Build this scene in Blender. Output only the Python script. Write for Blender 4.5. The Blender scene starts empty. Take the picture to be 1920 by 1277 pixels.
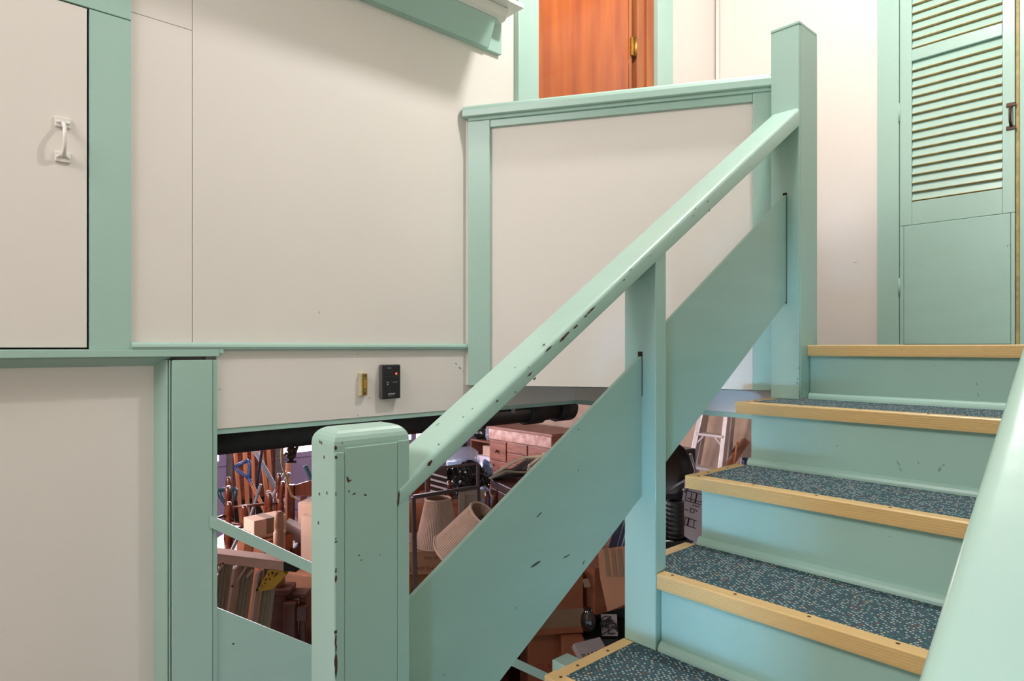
import bpy, bmesh, math, random
from mathutils import Vector, Matrix, noise
random.seed(7)
# ------------------------------------------------------------------ camera, world, lights, exposure
H = 1.32                       # eye height over the half-landing; "h" below is height relative to the eye
F, TH, Y0 = 1218.0, 0.83248, 651.5
S, C = math.sin(TH), math.cos(TH)
scn = bpy.context.scene
col = scn.collection
cd = bpy.data.cameras.new('camera'); cam = bpy.data.objects.new('camera', cd); col.objects.link(cam)
cam.location = (0, 0, H); cam.rotation_euler = (math.pi/2, 0, TH)
cd.sensor_width = 36; cd.lens = F/1920*36; cd.shift_y = (Y0-638.5)/1920; cd.clip_start = .01
scn.camera = cam
w = bpy.data.worlds.new('world'); scn.world = w; w.use_nodes = True
w.node_tree.nodes['Background'].inputs[0].default_value = (.78, .9, 1, 1)
w.node_tree.nodes['Background'].inputs[1].default_value = 1.0
scn.view_settings.view_transform = 'Standard'; scn.view_settings.look = 'None'
scn.view_settings.gamma = 1; scn.view_settings.use_curve_mapping = False
scn.view_settings.exposure = 0.16
scn.cycles.max_bounces = 8; scn.cycles.diffuse_bounces = 4; scn.cycles.glossy_bounces = 3
scn.cycles.caustics_reflective = False; scn.cycles.caustics_refractive = False
scn.cycles.sample_clamp_indirect = 4
def lamp(name, kind, loc, energy, color, size=.1, sizey=None, to=None, spread=None):
    d = bpy.data.lights.new(name, kind); o = bpy.data.objects.new(name, d); col.objects.link(o)
    o.location = (loc[0], loc[1], loc[2]+H); d.energy = energy; d.color = color
    if kind == 'AREA':
        d.shape = 'RECTANGLE'; d.size = size; d.size_y = sizey or size
        if spread: d.spread = spread
    elif kind == 'POINT': d.shadow_soft_size = size
    if to:
        v = Vector((to[0]-loc[0], to[1]-loc[1], to[2]-loc[2])); o.rotation_euler = v.to_track_quat('-Z', 'Y').to_euler()
    return o
lamp('landing_lamp', 'POINT', (-.82, 1.97, 2.2), 80, (1, .98, .95), .05)
lamp('ceiling_fill', 'AREA', (-1.15, -1.7, 2.3), 96, (1, .985, .975), 1.6, 1.5, (-1.0, .6, -.4))  # added soft fill behind the camera, stands in for ambient light
lamp('entry_window', 'AREA', (.98, -2.2, -1.1), 3.0, (.34, .64, 1), .9, .3, (-.62, 1.9, -.46), spread=.36)
lamp('garage_window_light', 'AREA', (-6.4, 3.1, -.62), 74, (.90, .86, 1), 2.6, .5, (-3.4, 2.9, -1.5))
lamp('garage_side_light', 'AREA', (-4.2, .4, -.35), 46, (1, .92, .95), 1.6, .5, (-4.0, 5.0, -1.0))
lamp('garage_fill', 'POINT', (-3.0, 4.3, -.4), 16, (1, .88, .78), .08)  # added fill to brighten the far right of the garage, no fixture

# ------------------------------------------------------------------ materials
def lin(c): return tuple((x/255/12.92 if x/255 <= .04045 else ((x/255+.055)/1.055)**2.4) for x in c)
MATS = {}
def mat(name, rgb, rough=.5, metal=0, var=.06, vscale=6, bump=0, bscale=60, stretch=(1, 1, 1), spec=.5, emit=None, alpha=None, trans=0, coat=0, rgb2=None):
    if name in MATS: return MATS[name]
    m = bpy.data.materials.new(name); m.use_nodes = True; MATS[name] = m
    nt = m.node_tree; N = nt.nodes; b = N['Principled BSDF']
    c = lin(rgb)
    b.inputs['Roughness'].default_value = rough; b.inputs['Metallic'].default_value = metal
    b.inputs['Specular IOR Level'].default_value = spec
    if coat: b.inputs['Coat Weight'].default_value = coat
    if trans: b.inputs['Transmission Weight'].default_value = trans
    if alpha is not None: b.inputs['Alpha'].default_value = alpha
    if emit: b.inputs['Emission Color'].default_value = (*c, 1); b.inputs['Emission Strength'].default_value = emit
    tc = N.new('ShaderNodeTexCoord'); mp = N.new('ShaderNodeMapping'); mp.inputs['Scale'].default_value = stretch
    nt.links.new(tc.outputs['Object'], mp.inputs[0])
    if var:
        nz = N.new('ShaderNodeTexNoise'); nz.inputs['Scale'].default_value = vscale; nz.inputs['Detail'].default_value = 5
        nt.links.new(mp.outputs[0], nz.inputs['Vector'])
        rp = N.new('ShaderNodeValToRGB'); nt.links.new(nz.outputs[0], rp.inputs[0])
        c2 = lin(rgb2) if rgb2 else tuple(max(0, x*(1-var*2)) for x in c)
        rp.color_ramp.elements[0].position = .3; rp.color_ramp.elements[0].color = (*c2, 1)
        rp.color_ramp.elements[1].position = .7; rp.color_ramp.elements[1].color = (*(c if rgb2 else tuple(min(1, x*(1+var)) for x in c)), 1)
        nt.links.new(rp.outputs[0], b.inputs['Base Color'])
    else: b.inputs['Base Color'].default_value = (*c, 1)
    if bump:
        n2 = N.new('ShaderNodeTexNoise'); n2.inputs['Scale'].default_value = bscale; n2.inputs['Detail'].default_value = 4
        nt.links.new(mp.outputs[0], n2.inputs['Vector'])
        bp = N.new('ShaderNodeBump'); bp.inputs['Strength'].default_value = bump; bp.inputs['Distance'].default_value = .004
        nt.links.new(n2.outputs[0], bp.inputs['Height']); nt.links.new(bp.outputs[0], b.inputs['Normal'])
    return m
GREEN = mat('green_gloss_paint', (168, 201, 189), .32, var=.02, vscale=3, bump=.06, bscale=40, stretch=(1, 1, .25))
GREENR = mat('green_rail_paint', (174, 206, 194), .3, var=.02, vscale=4, bump=.1, bscale=30)
GREENG = mat('green_paint_over_plywood', (166, 200, 189), .34, var=.02, vscale=2, bump=.07, bscale=22, stretch=(1, 1, 7))
WHITE = mat('warm_white_paint', (233, 226, 219), .5, var=.012, vscale=2, bump=.1, bscale=12)
WHITEG = mat('white_gloss_trim', (232, 228, 222), .3, var=.01)
DARK = mat('dark_gap', (38, 30, 24), .9, var=.1)
CHIP = mat('bare_wood_chip', (84, 52, 40), .8, var=.2, vscale=40)
SCUFF = mat('dark_scuff', (74, 80, 76), .7, var=.2, vscale=40)
GOLDV = mat('tan_vinyl_nosing', (224, 186, 128), .34, var=.03, vscale=8, stretch=(.3, 3, 3))
RAWW = mat('bare_slat_edge', (186, 158, 92), .55, var=.15, vscale=30)
ORANGE = mat('orange_varnished_plywood', (192, 98, 36), .28, var=.1, vscale=3.2, stretch=(1, 5, .5), rgb2=(160, 70, 24), coat=.3)
JAMB = mat('varnished_jamb', (190, 118, 66), .4, var=.1, vscale=5, stretch=(3, 3, .3), rgb2=(158, 84, 48))
BRASS = mat('aged_brass', (196, 156, 84), .35, .9, var=.12, vscale=40)
BRONZE = mat('dark_bronze', (46, 34, 30), .4, .6, var=.3, vscale=60, rgb2=(92, 64, 50))
BLACKP = mat('black_plastic', (30, 31, 33), .42, var=.05)
GREYP = mat('grey_plastic_edge', (96, 92, 88), .5, var=.05)
CREAMP = mat('cream_plastic', (206, 192, 160), .5, var=.04)
PIPEB = mat('black_pipe', (26, 24, 26), .55, var=.25, vscale=30, bump=.2, bscale=90)
STEEL = mat('steel', (150, 148, 156), .45, .7, var=.08, vscale=20)
ALU = mat('aluminium', (196, 186, 186), .38, .6, var=.05, vscale=15)
CARD = mat('brown_cardboard', (178, 124, 96), .85, var=.06, vscale=9, bump=.1, bscale=200)
CARDD = mat('dark_cardboard', (146, 84, 54), .85, var=.08, vscale=7)
CARDL = mat('light_cardboard', (214, 176, 154), .85, var=.05, vscale=7)
TAPE = mat('packing_tape', (134, 104, 78), .6, var=.06)
INK = mat('dark_ink', (52, 36, 32), .8, var=0)
REDINK = mat('red_ink', (140, 44, 34), .8, var=0)
WOODD = mat('dark_turned_wood', (98, 44, 26), .28, var=.15, vscale=9, stretch=(3, 3, .6), coat=.3)
WOODR = mat('red_brown_wood', (156, 104, 86), .4, var=.15, vscale=6, stretch=(1, 1, 6), rgb2=(122, 70, 54))
WOODB = mat('brown_furniture', (96, 54, 44), .4, var=.12, vscale=6, stretch=(1, 1, 5))
LUMBER = mat('pine_lumber', (190, 122, 82), .7, var=.1, vscale=5, stretch=(4, 4, .4), rgb2=(170, 98, 62))
BLUEP = mat('blue_plastic', (58, 78, 128), .35, var=.08)
TEALP = mat('dark_teal_plastic', (40, 66, 76), .4, var=.08)
PINKF = mat('pale_fibreglass', (206, 166, 150), .5, var=.05, vscale=12)
TREADG = mat('grooved_ladder_rail', (152, 134, 112), .6, var=.1, vscale=30, stretch=(6, 6, .5))
YELLOW = mat('yellow_plastic', (206, 160, 44), .45, var=.06)
SHADE = mat('pleated_taupe_fabric', (188, 156, 140), .9, var=.04, vscale=30)
FRAMEB = mat('black_brown_frame', (66, 50, 46), .35, var=.1)
BAGB = mat('black_bin_bag', (14, 14, 16), .22, var=0, spec=.6)
PAPER = mat('white_paper', (226, 216, 226), .8, var=.03)
CLEAR = mat('clear_plastic', (220, 226, 240), .12, var=0, alpha=.32)
BLUEW = mat('blue_water_jug', (110, 160, 222), .15, var=.1, alpha=.75)
VIOLET = mat('lilac_painted_steel', (176, 162, 204), .45, var=.04, vscale=5)
CONC = mat('pinkish_concrete', (206, 180, 160), .9, var=.1, vscale=4, bump=.5, bscale=60, rgb2=(176, 146, 126))
CONCF = mat('garage_floor_concrete', (120, 108, 102), .8, var=.1, vscale=3)
SIDING = mat('red_brown_siding', (134, 74, 60), .7, var=.12, vscale=6, stretch=(1, .4, 4))
PANE = mat('daylight_pane', (250, 246, 255), .3, var=0, emit=3.2)
CEIL = mat('ceiling_white', (224, 218, 210), .8, var=.02)
FLOORV = mat('brown_floor', (120, 100, 84), .6, var=.08)
LED = mat('red_led', (255, 60, 40), .3, var=0, emit=5)
LETTER = mat('white_print', (226, 224, 220), .6, var=0)
TANPR = mat('tan_print', (176, 140, 92), .6, var=0)
RUBBER = mat('black_rubber', (20, 20, 20), .6, var=.1)
def carpet_mat():
    m = bpy.data.materials.new('speckled_teal_carpet'); m.use_nodes = True; nt = m.node_tree; N = nt.nodes; L = nt.links
    b = N['Principled BSDF']; b.inputs['Roughness'].default_value = .95; b.inputs['Specular IOR Level'].default_value = .1
    tc = N.new('ShaderNodeTexCoord'); mp = N.new('ShaderNodeMapping'); mp.inputs['Rotation'].default_value = (0, 0, .5); mp.inputs['Scale'].default_value = (1, .72, 1)
    L.new(tc.outputs['Object'], mp.inputs[0])
    vo = N.new('ShaderNodeTexVoronoi'); vo.voronoi_dimensions = '2D'; vo.inputs['Scale'].default_value = 140; vo.inputs['Randomness'].default_value = .38
    L.new(mp.outputs[0], vo.inputs['Vector'])
    sp = N.new('ShaderNodeSeparateColor'); L.new(vo.outputs['Color'], sp.inputs[0])
    r = N.new('ShaderNodeValToRGB'); r.color_ramp.interpolation = 'CONSTANT'; L.new(sp.outputs[0], r.inputs[0])
    E = r.color_ramp.elements; E[0].position = 0; E[0].color = (*lin((76, 98, 106)), 1); E[1].position = .3; E[1].color = (*lin((166, 180, 182)), 1)
    for p, c in ((.74, (92, 116, 122)), (.86, (150, 92, 84)), (.92, (196, 178, 140)), (.96, (70, 130, 130))):
        e = E.new(p); e.color = (*lin(c), 1)
    g = N.new('ShaderNodeValToRGB'); L.new(vo.outputs['Distance'], g.inputs[0])
    g.color_ramp.elements[0].position = .22; g.color_ramp.elements[0].color = (1, 1, 1, 1); g.color_ramp.elements[1].position = .4; g.color_ramp.elements[1].color = (0, 0, 0, 1)
    mx = N.new('ShaderNodeMix'); mx.data_type = 'RGBA'; L.new(g.outputs[0], mx.inputs[0])
    mx.inputs[6].default_value = (*lin((64, 84, 92)), 1); L.new(r.outputs[0], mx.inputs[7]); L.new(mx.outputs[2], b.inputs['Base Color'])
    bp = N.new('ShaderNodeBump'); bp.inputs['Strength'].default_value = .6; bp.inputs['Distance'].default_value = .003
    L.new(g.outputs[0], bp.inputs['Height']); L.new(bp.outputs[0], b.inputs['Normal'])
    return m
CARPET = carpet_mat()

# ------------------------------------------------------------------ helpers
def ray(px, py):
    x = (px-960)/F
    return Vector((x*C-S, x*S+C, -(py-Y0)/F))
def PX(px, py, X): r = ray(px, py); return r*(X/r.x)
def PY(px, py, Y): r = ray(px, py); return r*(Y/r.y)
def PH(px, py, h): r = ray(px, py); return r*(h/r.z)
def PD(px, py, Z): return ray(px, py)*Z
def PP(px, py, p, n):
    r = ray(px, py); n = Vector(n); return r*(n.dot(Vector(p))/n.dot(r))
RIGHT = Vector((C, S, 0)); FWD = Vector((-S, C, 0)); UP = Vector((0, 0, 1))
W = {}
class MB:
    """collects shapes; M maps the coordinates used to eye-relative world space"""
    def __init__(s, M=None): s.v = []; s.f = []; s.mi = []; s.sm = []; s.M = M
    def add(s, vs, fs, mi=0, sm=False):
        b = len(s.v); s.v += [Vector(x) for x in vs]
        for f in fs: s.f.append([b+i for i in f]); s.mi.append(mi); s.sm.append(sm)
        return s
    def addbm(s, bm, mi=0, sm=False):
        bm.verts.index_update(); s.add([v.co.copy() for v in bm.verts], [[v.index for v in f.verts] for f in bm.faces], mi, sm); bm.free(); return s
    def box(s, lo, hi, bev=0, seg=2, mi=0, top=None):
        bm = bmesh.new(); bmesh.ops.create_cube(bm, size=1)
        lo = Vector(lo); hi = Vector(hi)
        for v in bm.verts: v.co = Vector([(lo[i]+hi[i])/2+v.co[i]*abs(hi[i]-lo[i]) for i in range(3)])
        if top:
            es = [e for e in bm.edges if all(abs(v.co.z-hi.z) < 1e-6 for v in e.verts)]
            bmesh.ops.bevel(bm, geom=es, offset=top, segments=6, affect='EDGES', profile=.5)
        elif bev: bmesh.ops.bevel(bm, geom=list(bm.edges), offset=bev, segments=seg, affect='EDGES', profile=.5)
        return s.addbm(bm, mi, False)
    def obox(s, o, ax, ay, az, bev=0, mi=0):
        """box from corner o with edge vectors"""
        bm = bmesh.new(); bmesh.ops.create_cube(bm, size=1)
        o, ax, ay, az = map(Vector, (o, ax, ay, az))
        if bev:
            for v in bm.verts: v.co = Vector((v.co.x*ax.length, v.co.y*ay.length, v.co.z*az.length))
            bmesh.ops.bevel(bm, geom=list(bm.edges), offset=bev, segments=2, affect='EDGES', profile=.5)
            for v in bm.verts: v.co = Vector((v.co.x/ax.length, v.co.y/ay.length, v.co.z/az.length))
        for v in bm.verts: v.co = o+ax*(v.co.x+.5)+ay*(v.co.y+.5)+az*(v.co.z+.5)
        if ax.cross(ay).dot(az) < 0: bmesh.ops.reverse_faces(bm, faces=list(bm.faces))
        return s.addbm(bm, mi)
    def bar(s, p0, p1, w, d, up=(0, 0, 1), bev=0, mi=0):
        p0, p1, up = Vector(p0), Vector(p1), Vector(up); a = p1-p0
        x = a.cross(up).normalized(); y = x.cross(a).normalized()
        return s.obox(p0-x*w/2-y*d/2, x*w, y*d, a, bev, mi)
    def prism(s, pts, vec, mi=0):
        pts = [Vector(p) for p in pts]; vec = Vector(vec); n = len(pts)
        nm = Vector((0, 0, 0))
        for i in range(n): nm += (pts[i]-pts[0]).cross(pts[(i+1) % n]-pts[0])
        if nm.dot(vec) > 0: pts.reverse()
        fs = [list(range(n)), list(range(2*n-1, n-1, -1))]+[[i, i+n, (i+1) % n+n, (i+1) % n] for i in range(n)]
        return s.add(pts+[p+vec for p in pts], fs, mi)
    def tube(s, pts, r, n=8, mi=0, sm=True):
        pts = [Vector(p) for p in pts]; rs = r if isinstance(r, (list, tuple)) else [r]*len(pts)
        vs = []; fs = []; prev = None
        for i, p in enumerate(pts):
            t = (pts[min(i+1, len(pts)-1)]-pts[max(i-1, 0)]).normalized()
            if prev is None: x = t.orthogonal().normalized()
            else: x = (prev-t*prev.dot(t)).normalized()
            prev = x; y = t.cross(x)
            for k in range(n):
                a = 2*math.pi*k/n; vs.append(p+(x*math.cos(a)+y*math.sin(a))*rs[i])
        for i in range(len(pts)-1):
            for k in range(n): fs.append([i*n+k, i*n+(k+1) % n, (i+1)*n+(k+1) % n, (i+1)*n+k])
        fs += [list(range(n-1, -1, -1)), [(len(pts)-1)*n+k for k in range(n)]]
        return s.add(vs, fs, mi, sm)
    def lathe(s, prof, n=16, mi=0, T=None, closed=True):
        vs = []; fs = []
        for r, z in prof:
            for k in range(n):
                a = 2*math.pi*k/n; v = Vector((r*math.cos(a), r*math.sin(a), z)); vs.append(T @ v if T else v)
        m = len(prof)
        for i in range(m-1):
            for k in range(n): fs.append([i*n+k, i*n+(k+1) % n, (i+1)*n+(k+1) % n, (i+1)*n+k])
        if closed: fs += [list(range(n-1, -1, -1)), [(m-1)*n+k for k in range(n)]]
        return s.add(vs, fs, mi, True)
    def text(s, body, size, o, ax, ay, depth=.0006, mi=0, align='LEFT', shear=0, space=1):
        """lettering: o = baseline start, ax / ay = unit reading and up directions"""
        cu = bpy.data.curves.new('t', 'FONT'); cu.body = body; cu.size = size; cu.align_x = align; cu.shear = shear; cu.resolution_u = 2; cu.space_character = space
        ob = bpy.data.objects.new('t', cu); me = bpy.data.meshes.new_from_object(ob)
        ax, ay = Vector(ax), Vector(ay); nz = ax.cross(ay)
        s.add([Vector(o)+ax*v.co.x+ay*v.co.y+nz*depth for v in me.vertices], [list(p.vertices) for p in me.polygons], mi)
        bpy.data.objects.remove(ob); bpy.data.curves.remove(cu); bpy.data.meshes.remove(me); return s
    def build(s, name, m, parent=None, kind=None, label=None, local=False, cat=None, group=None):
        me = bpy.data.meshes.new(name)
        T = Matrix.Translation((0, 0, H)) @ (s.M or Matrix())
        if local: T = Matrix()
        elif parent is not None: T = W[parent.name].inverted() @ T
        me.from_pydata([T @ v for v in s.v], [], s.f)
        for mm in (m if isinstance(m, (list, tuple)) else [m]): me.materials.append(mm)
        for p, i, q in zip(me.polygons, s.mi, s.sm): p.material_index = i; p.use_smooth = q
        me.update()
        o = bpy.data.objects.new(name, me); col.objects.link(o)
        if parent is not None: o.parent = parent; W[o.name] = W[parent.name]
        else: W[o.name] = Matrix()
        for k, v in (('kind', kind), ('label', label), ('category', cat), ('group', group)):
            if v: o[k] = v
        return o
def thing(name, label, cat, loc, rz=0, group=None, kind=None):
    o = bpy.data.objects.new(name, None); col.objects.link(o); o.empty_display_size = .05
    o.location = (loc[0], loc[1], loc[2]+H); o.rotation_euler = (0, 0, rz)
    W[o.name] = Matrix.Translation(o.location) @ Matrix.Rotation(rz, 4, 'Z')
    o['label'] = label; o['category'] = cat
    if group: o['group'] = group
    if kind: o['kind'] = kind
    return o
def dup(root, loc, rz, label):
    r = root.copy(); col.objects.link(r); r.location = (loc[0], loc[1], loc[2]+H); r.rotation_euler = (0, 0, rz); r['label'] = label
    for ch in list(root.children):
        c = ch.copy(); col.objects.link(c); c.parent = r
        for g in list(ch.children):
            d = g.copy(); col.objects.link(d); d.parent = c
    return r
def struct(name, mb, m, label, cat): return mb.build(name, m, None, 'structure', label, cat=cat)
def flake(mb, p, u, v, L, wd, n, mi=0):
    """thin irregular patch lying on a surface: centre p, long axis u, cross axis v, outward normal n"""
    p, u, v, n = Vector(p), Vector(u).normalized(), Vector(v).normalized(), Vector(n).normalized()
    k = max(4, int(L/.006)); a = []; b = []
    for i in range(k+1):
        t = -L/2+L*i/k; e = 1-abs(2*i/k-1)**3
        a.append(p+u*t+v*(wd/2*(e*random.uniform(.5, 1.2)+.05))+n*.0006); b.append(p+u*t-v*(wd/2*(e*random.uniform(.5, 1.2)+.05))+n*.0006)
    mb.add(a+b, [[i, i+1, k+2+i, k+1+i] for i in range(k)], mi)
RH0, RT = -.233, (.036, .061)
RR0, RR1 = -.573, .785
# ------------------------------------------------------------------ the setting
XW = -2.0                      # face of the left wall; runs along Y, the stairs climb along +Y
GF = -2.2                      # garage floor
struct('floor', MB().box((-2.12, -2.6, -1.42), (1.6, .60, -1.32)).box((-.02, .6, -1.42), (1.6, 3.43, -1.32)), FLOORV, 'brown half-landing floor below the stairs', 'floor')
struct('floor', MB().box((-7.1, -.2, GF-.1), (-.4, 5.75, GF)), CONCF, 'grey concrete garage floor under the stored things', 'floor')
struct('ceiling', MB().box((-2.2, -2.6, 2.36), (1.6, 3.6, 2.44)), CEIL, 'white ceiling over the stairwell', 'ceiling')
struct('ceiling', MB().box((-7.1, -.2, -.06), (-2.121, 5.75, 0.0)), mat('garage_ceiling_grey', (150, 138, 132), .9), 'grey garage ceiling above the stored things', 'ceiling')
struct('wall_right', MB().box((1.5, -2.6, -1.32), (1.6, 3.43, 2.36)), WHITE, 'white wall on the far side of the stairwell, beyond the right handrail', 'wall')
# landing slab (also the triangle that carries the slanted half wall)
mb = MB().box((-2.0, 2.225, -.15), (1.45, 3.43, -.004))
mb.prism([(-2.0, 1.60, -.15), (-1.045, 2.19, -.15), (-1.045, 2.224, -.15), (-2.0, 2.224, -.15)], (0, 0, .146))
struct('floor', mb, CARPET, 'upper landing floor at the top of the stairs', 'floor')

# left wall: backing with openings, boards as children
mb = MB().box((-2.12, -2.6, -1.32), (-2.055, .62, 2.36)).box((-2.12, .62, -.25), (-2.021, 1.90, 2.36))
mb.box((-2.12, 1.9, 2.02), (-2.021, 2.9, 2.36)).box((-2.12, 1.9, -.25), (-2.021, 2.9, -.004)).box((-2.12, 2.9, -.25), (-2.021, 3.43, 2.36))
mb.box((-2.055, -2.6, -.02), (-2.021, .62, 2.36))
WL = struct('wall_left', mb, WHITE, 'white board-clad left wall with green trim above the garage opening', 'wall')
def wl(name, lo, hi, m, bev=.0007): return MB().box(lo, hi, bev, 1).build(name, m, WL)
wl('wall_board', (-2.02, .4215, .014), (-2.0, .5765, .9105), WHITE)
wl('wall_board', (-2.02, .4215, .9118), (-2.0, .5765, 2.36), WHITE)
wl('wall_board', (-2.02, .5778, .014), (-2.0, 1.832, 2.36), WHITE)
wl('wall_board', (-2.02, 2.955, 0), (-2.0, 3.43, 2.36), WHITE)
wl('wall_board', (-2.02, 1.832, 2.03), (-2.0, 2.955, 2.36), WHITE)
wl('wall_board', (-2.02, -2.6, 1.18), (-2.0, .4205, 2.36), WHITE)
wl('header_board', (-2.03, .643, -.2405), (-2.0, 2.21, -.008), WHITE)
wl('header_trim', (-2.05, .643, -.257), (-2.003, 2.21, -.2405), GREEN)
wl('header_board', (-2.0, 2.205, -.238), (-.98, 2.224, -.151), WHITE)
wl('header_trim', (-2.0, 2.208, -.258), (-.98, 2.224, -.2385), GREEN)
wl('lower_panel', (-2.054, -2.6, -1.32), (-2.044, .50, -.03), WHITE)
MB().prism([(-2.044, -2.6, -.052), (-2.044, -2.6, -.027), (-1.997, -2.6, -.027), (-2.0, -2.6, -.031)], (0, 3.118, 0)).build('panel_moulding', GREEN, WL)
MB().prism([(-2.044, .488, -1.32), (-2.044, .512, -1.32), (-1.997, .512, -1.32), (-2.0, .508, -1.32)], (0, 0, 1.285)).build('panel_moulding', GREEN, WL)
wl('post_board', (-2.06, .5145, -1.32), (-1.993, .5185, -.035), GREEN)
wl('post_board', (-2.06, .5205, -1.32), (-1.985, .628, -.036), GREEN, .002)
wl('post_board', (-2.06, .6285, -1.32), (-1.989, .643, -.036), GREEN, .002)
mb = MB()
for px, py, a, L, wd in ((862, 690, -.55, .017, .003), (855, 682, -.55, .012, .003), (868, 697, -.5, .008, .002), (671, 779, -.7, .012, .0018), (692, 746, 0, .004, .003), (670, 664, 0, .003, .003), (412, 1150-420, 0, .003, .003)):
    p = PX(px, py, -2.0); flake(mb, p+Vector((.0004, 0, 0)), (0, math.cos(a), math.sin(a)), (0, -math.sin(a), math.cos(a)), L, wd, (1, 0, 0))
for px, py in ((599, 585), (598, 587)):
    flake(mb, PX(px, py, -2.0), (0, .5, -.8), (0, .8, .5), .008, .0012, (1, 0, 0))
mb.build('nail_mark', SCUFF, WL, kind='stuff')
# back wall and wall behind the camera
mb = MB().box((-2.12, 3.43, -.15), (-1.132, 3.53, 2.36)).box((-1.132, 3.43, 2.03), (-.50, 3.53, 2.36)).box((-.50, 3.43, -.15), (1.6, 3.53, 2.36))
WB = struct('wall_back', mb, WHITE, 'white wall at the back of the upper landing beside the louvred door', 'wall')
MB().tube([(-1.985, 3.418, 0), (-1.985, 3.418, 2.36)], .011, 10).build('corner_bead', WHITE, WB)
flake(mb2 := MB(), PY(1604, 492, 3.4295), (1, 0, .1), (0, 0, 1), .014, .0025, (0, -1, 0)); mb2.build('nail_mark', SCUFF, WB, kind='stuff')
mb = MB().box((-2.12, -2.7, -1.32), (-1.6, -2.6, 2.36)).box((.3, -2.7, -1.32), (1.6, -2.6, -.85)).box((-1.6, -2.7, -1.32), (.3, -2.6, 2.36)).box((.3, -2.7, .6), (1.6, -2.6, 2.36))
struct('wall_front', mb, WHITE, 'white wall behind the viewer with the entry opening', 'wall')

# trims
struct('trim_1', MB().box((-2.04, -2.6, -.0265), (-1.984, .648, -.0055), .002).box((-2.04, .648, -.0175), (-1.984, .659, -.0055), .001), GREEN, 'flat green rail under the white cupboard door, ending above the green post', 'trim')
prof = [(-2.0, -.0085), (-1.992, -.0085), (-1.984, -.005), (-1.981, .002), (-1.983, .009), (-1.990, .0135), (-2.0, .0145)]
struct('trim_2', MB().prism([(x, .4205, z) for x, z in prof], (0, 1.187, 0)), GREEN, 'narrow rounded green ledge along the left wall at eye level', 'trim')

# slanted half wall on the landing edge
A = Vector((-2.0, 1.575, 0)); B = Vector((-1.040, 2.172, 0)); D = (B-A).normalized(); Nn = Vector((D.y, -D.x, 0)); LW = (B-A).length
def hw(px, py): q = PP(px, py, A, Nn); return (q-A).dot(D), q.z
def hbox(name, t0, t1, h0, h1, n0, n1, m, bev=.0015, parent=None):
    return MB().obox(A+D*t0+Nn*n0+UP*h0, D*(t1-t0), Nn*(n1-n0), UP*(h1-h0), bev).build(name, m, parent)
HWt = struct('wall_landing', MB().obox(A+D*.0-Nn*.09-UP*.148, D*LW, Nn*.08, UP*1.03), WHITE, 'slanted white half wall with green cap beside the upper newel post', 'wall')
s0, s1 = hw(880, 400)[0], hw(920.5, 400)[0]; e0 = hw(1411, 450)[0]
hbox('half_wall_panel', -.0, LW, -.147, .90, -.01, 0, WHITE, parent=HWt)
hbox('stile', s0, s1, -.147, .887, 0, .016, GREEN, parent=HWt)
hbox('stile', e0, LW, -.147, .887, 0, .016, GREEN, parent=HWt)
hbox('top_rail', s1+.0006, e0-.0006, .848, .8865, 0, .013, GREEN, parent=HWt)
def hwprism(name, prof, t0, t1, m):
    return MB().prism([A+D*t0+Nn*n+UP*h for n, h in prof], D*(t1-t0)).build(name, m, HWt)
hwprism('cap', [(-.115, .888), (.034, .888), (.038, .891), (.038, .913), (.034, .924), (.026, .932), (.012, .936), (-.09, .936), (-.105, .93), (-.115, .915)], -.0, LW, GREENR)
hwprism('cap_moulding', [(0, .876), (.022, .876), (.024, .888), (0, .888)], s0+.003, LW-.0, GREEN)

# orange plywood door in the left wall
d1 = struct('door_1', MB().box((-2.06, 1.953, 0), (-2.028, 2.640, 1.99), .002), ORANGE, 'orange varnished plywood door standing above the half wall', 'door')
def dp(name, lo, hi, m, par=d1, bev=.0015): return MB().box(lo, hi, bev).build(name, m, par)
dp('door_edge', (-2.062, 2.641, 0), (-2.024, 2.662, 1.99), JAMB)
dp('jamb', (-2.12, 2.690, 0), (-2.012, 2.755, 2.0), JAMB); dp('jamb', (-2.12, 2.757, 0), (-2.0, 2.818, 2.0), JAMB)
dp('jamb', (-2.12, 1.92, 0), (-2.012, 1.951, 2.0), JAMB); dp('jamb', (-2.12, 1.95, 1.992), (-2.012, 2.76, 2.03), JAMB)
dp('gap_liner', (-2.12, 2.662, 0), (-2.07, 2.690, 2.0), DARK)
dp('casing', (-2.02, 1.832, 0), (-1.972, 1.951, 2.03), GREENR, bev=.004); dp('casing', (-2.02, 2.819, 0), (-1.974, 2.955, 2.03), GREENR, bev=.004)
dp('casing', (-2.02, 1.83, 2.031), (-1.974, 2.955, 2.14), GREENR)
hg = MB().box((-2.021, 2.648, 1.475), (-2.014, 2.70, 1.565), .001).tube([(-2.008, 2.676, 1.472), (-2.008, 2.676, 1.57)], .007, 8).build('hinge', BRASS, d1)
sc = MB()
for z in (1.49, 1.53): sc.lathe([(.004, 0), (.003, .002)], 8, T=Matrix.Translation((-2.014, 2.692, z)) @ Matrix.Rotation(math.pi/2, 4, 'Y'))
sc.build('screw', BRONZE, hg)
flake(k := MB(), PX(1179, 118, -2.028), (0, 0, 1), (0, 1, 0), .05, .006, (1, 0, 0)); k.build('bare_patch', mat('pale_scratch', (240, 190, 130), .5), d1, kind='stuff')

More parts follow.
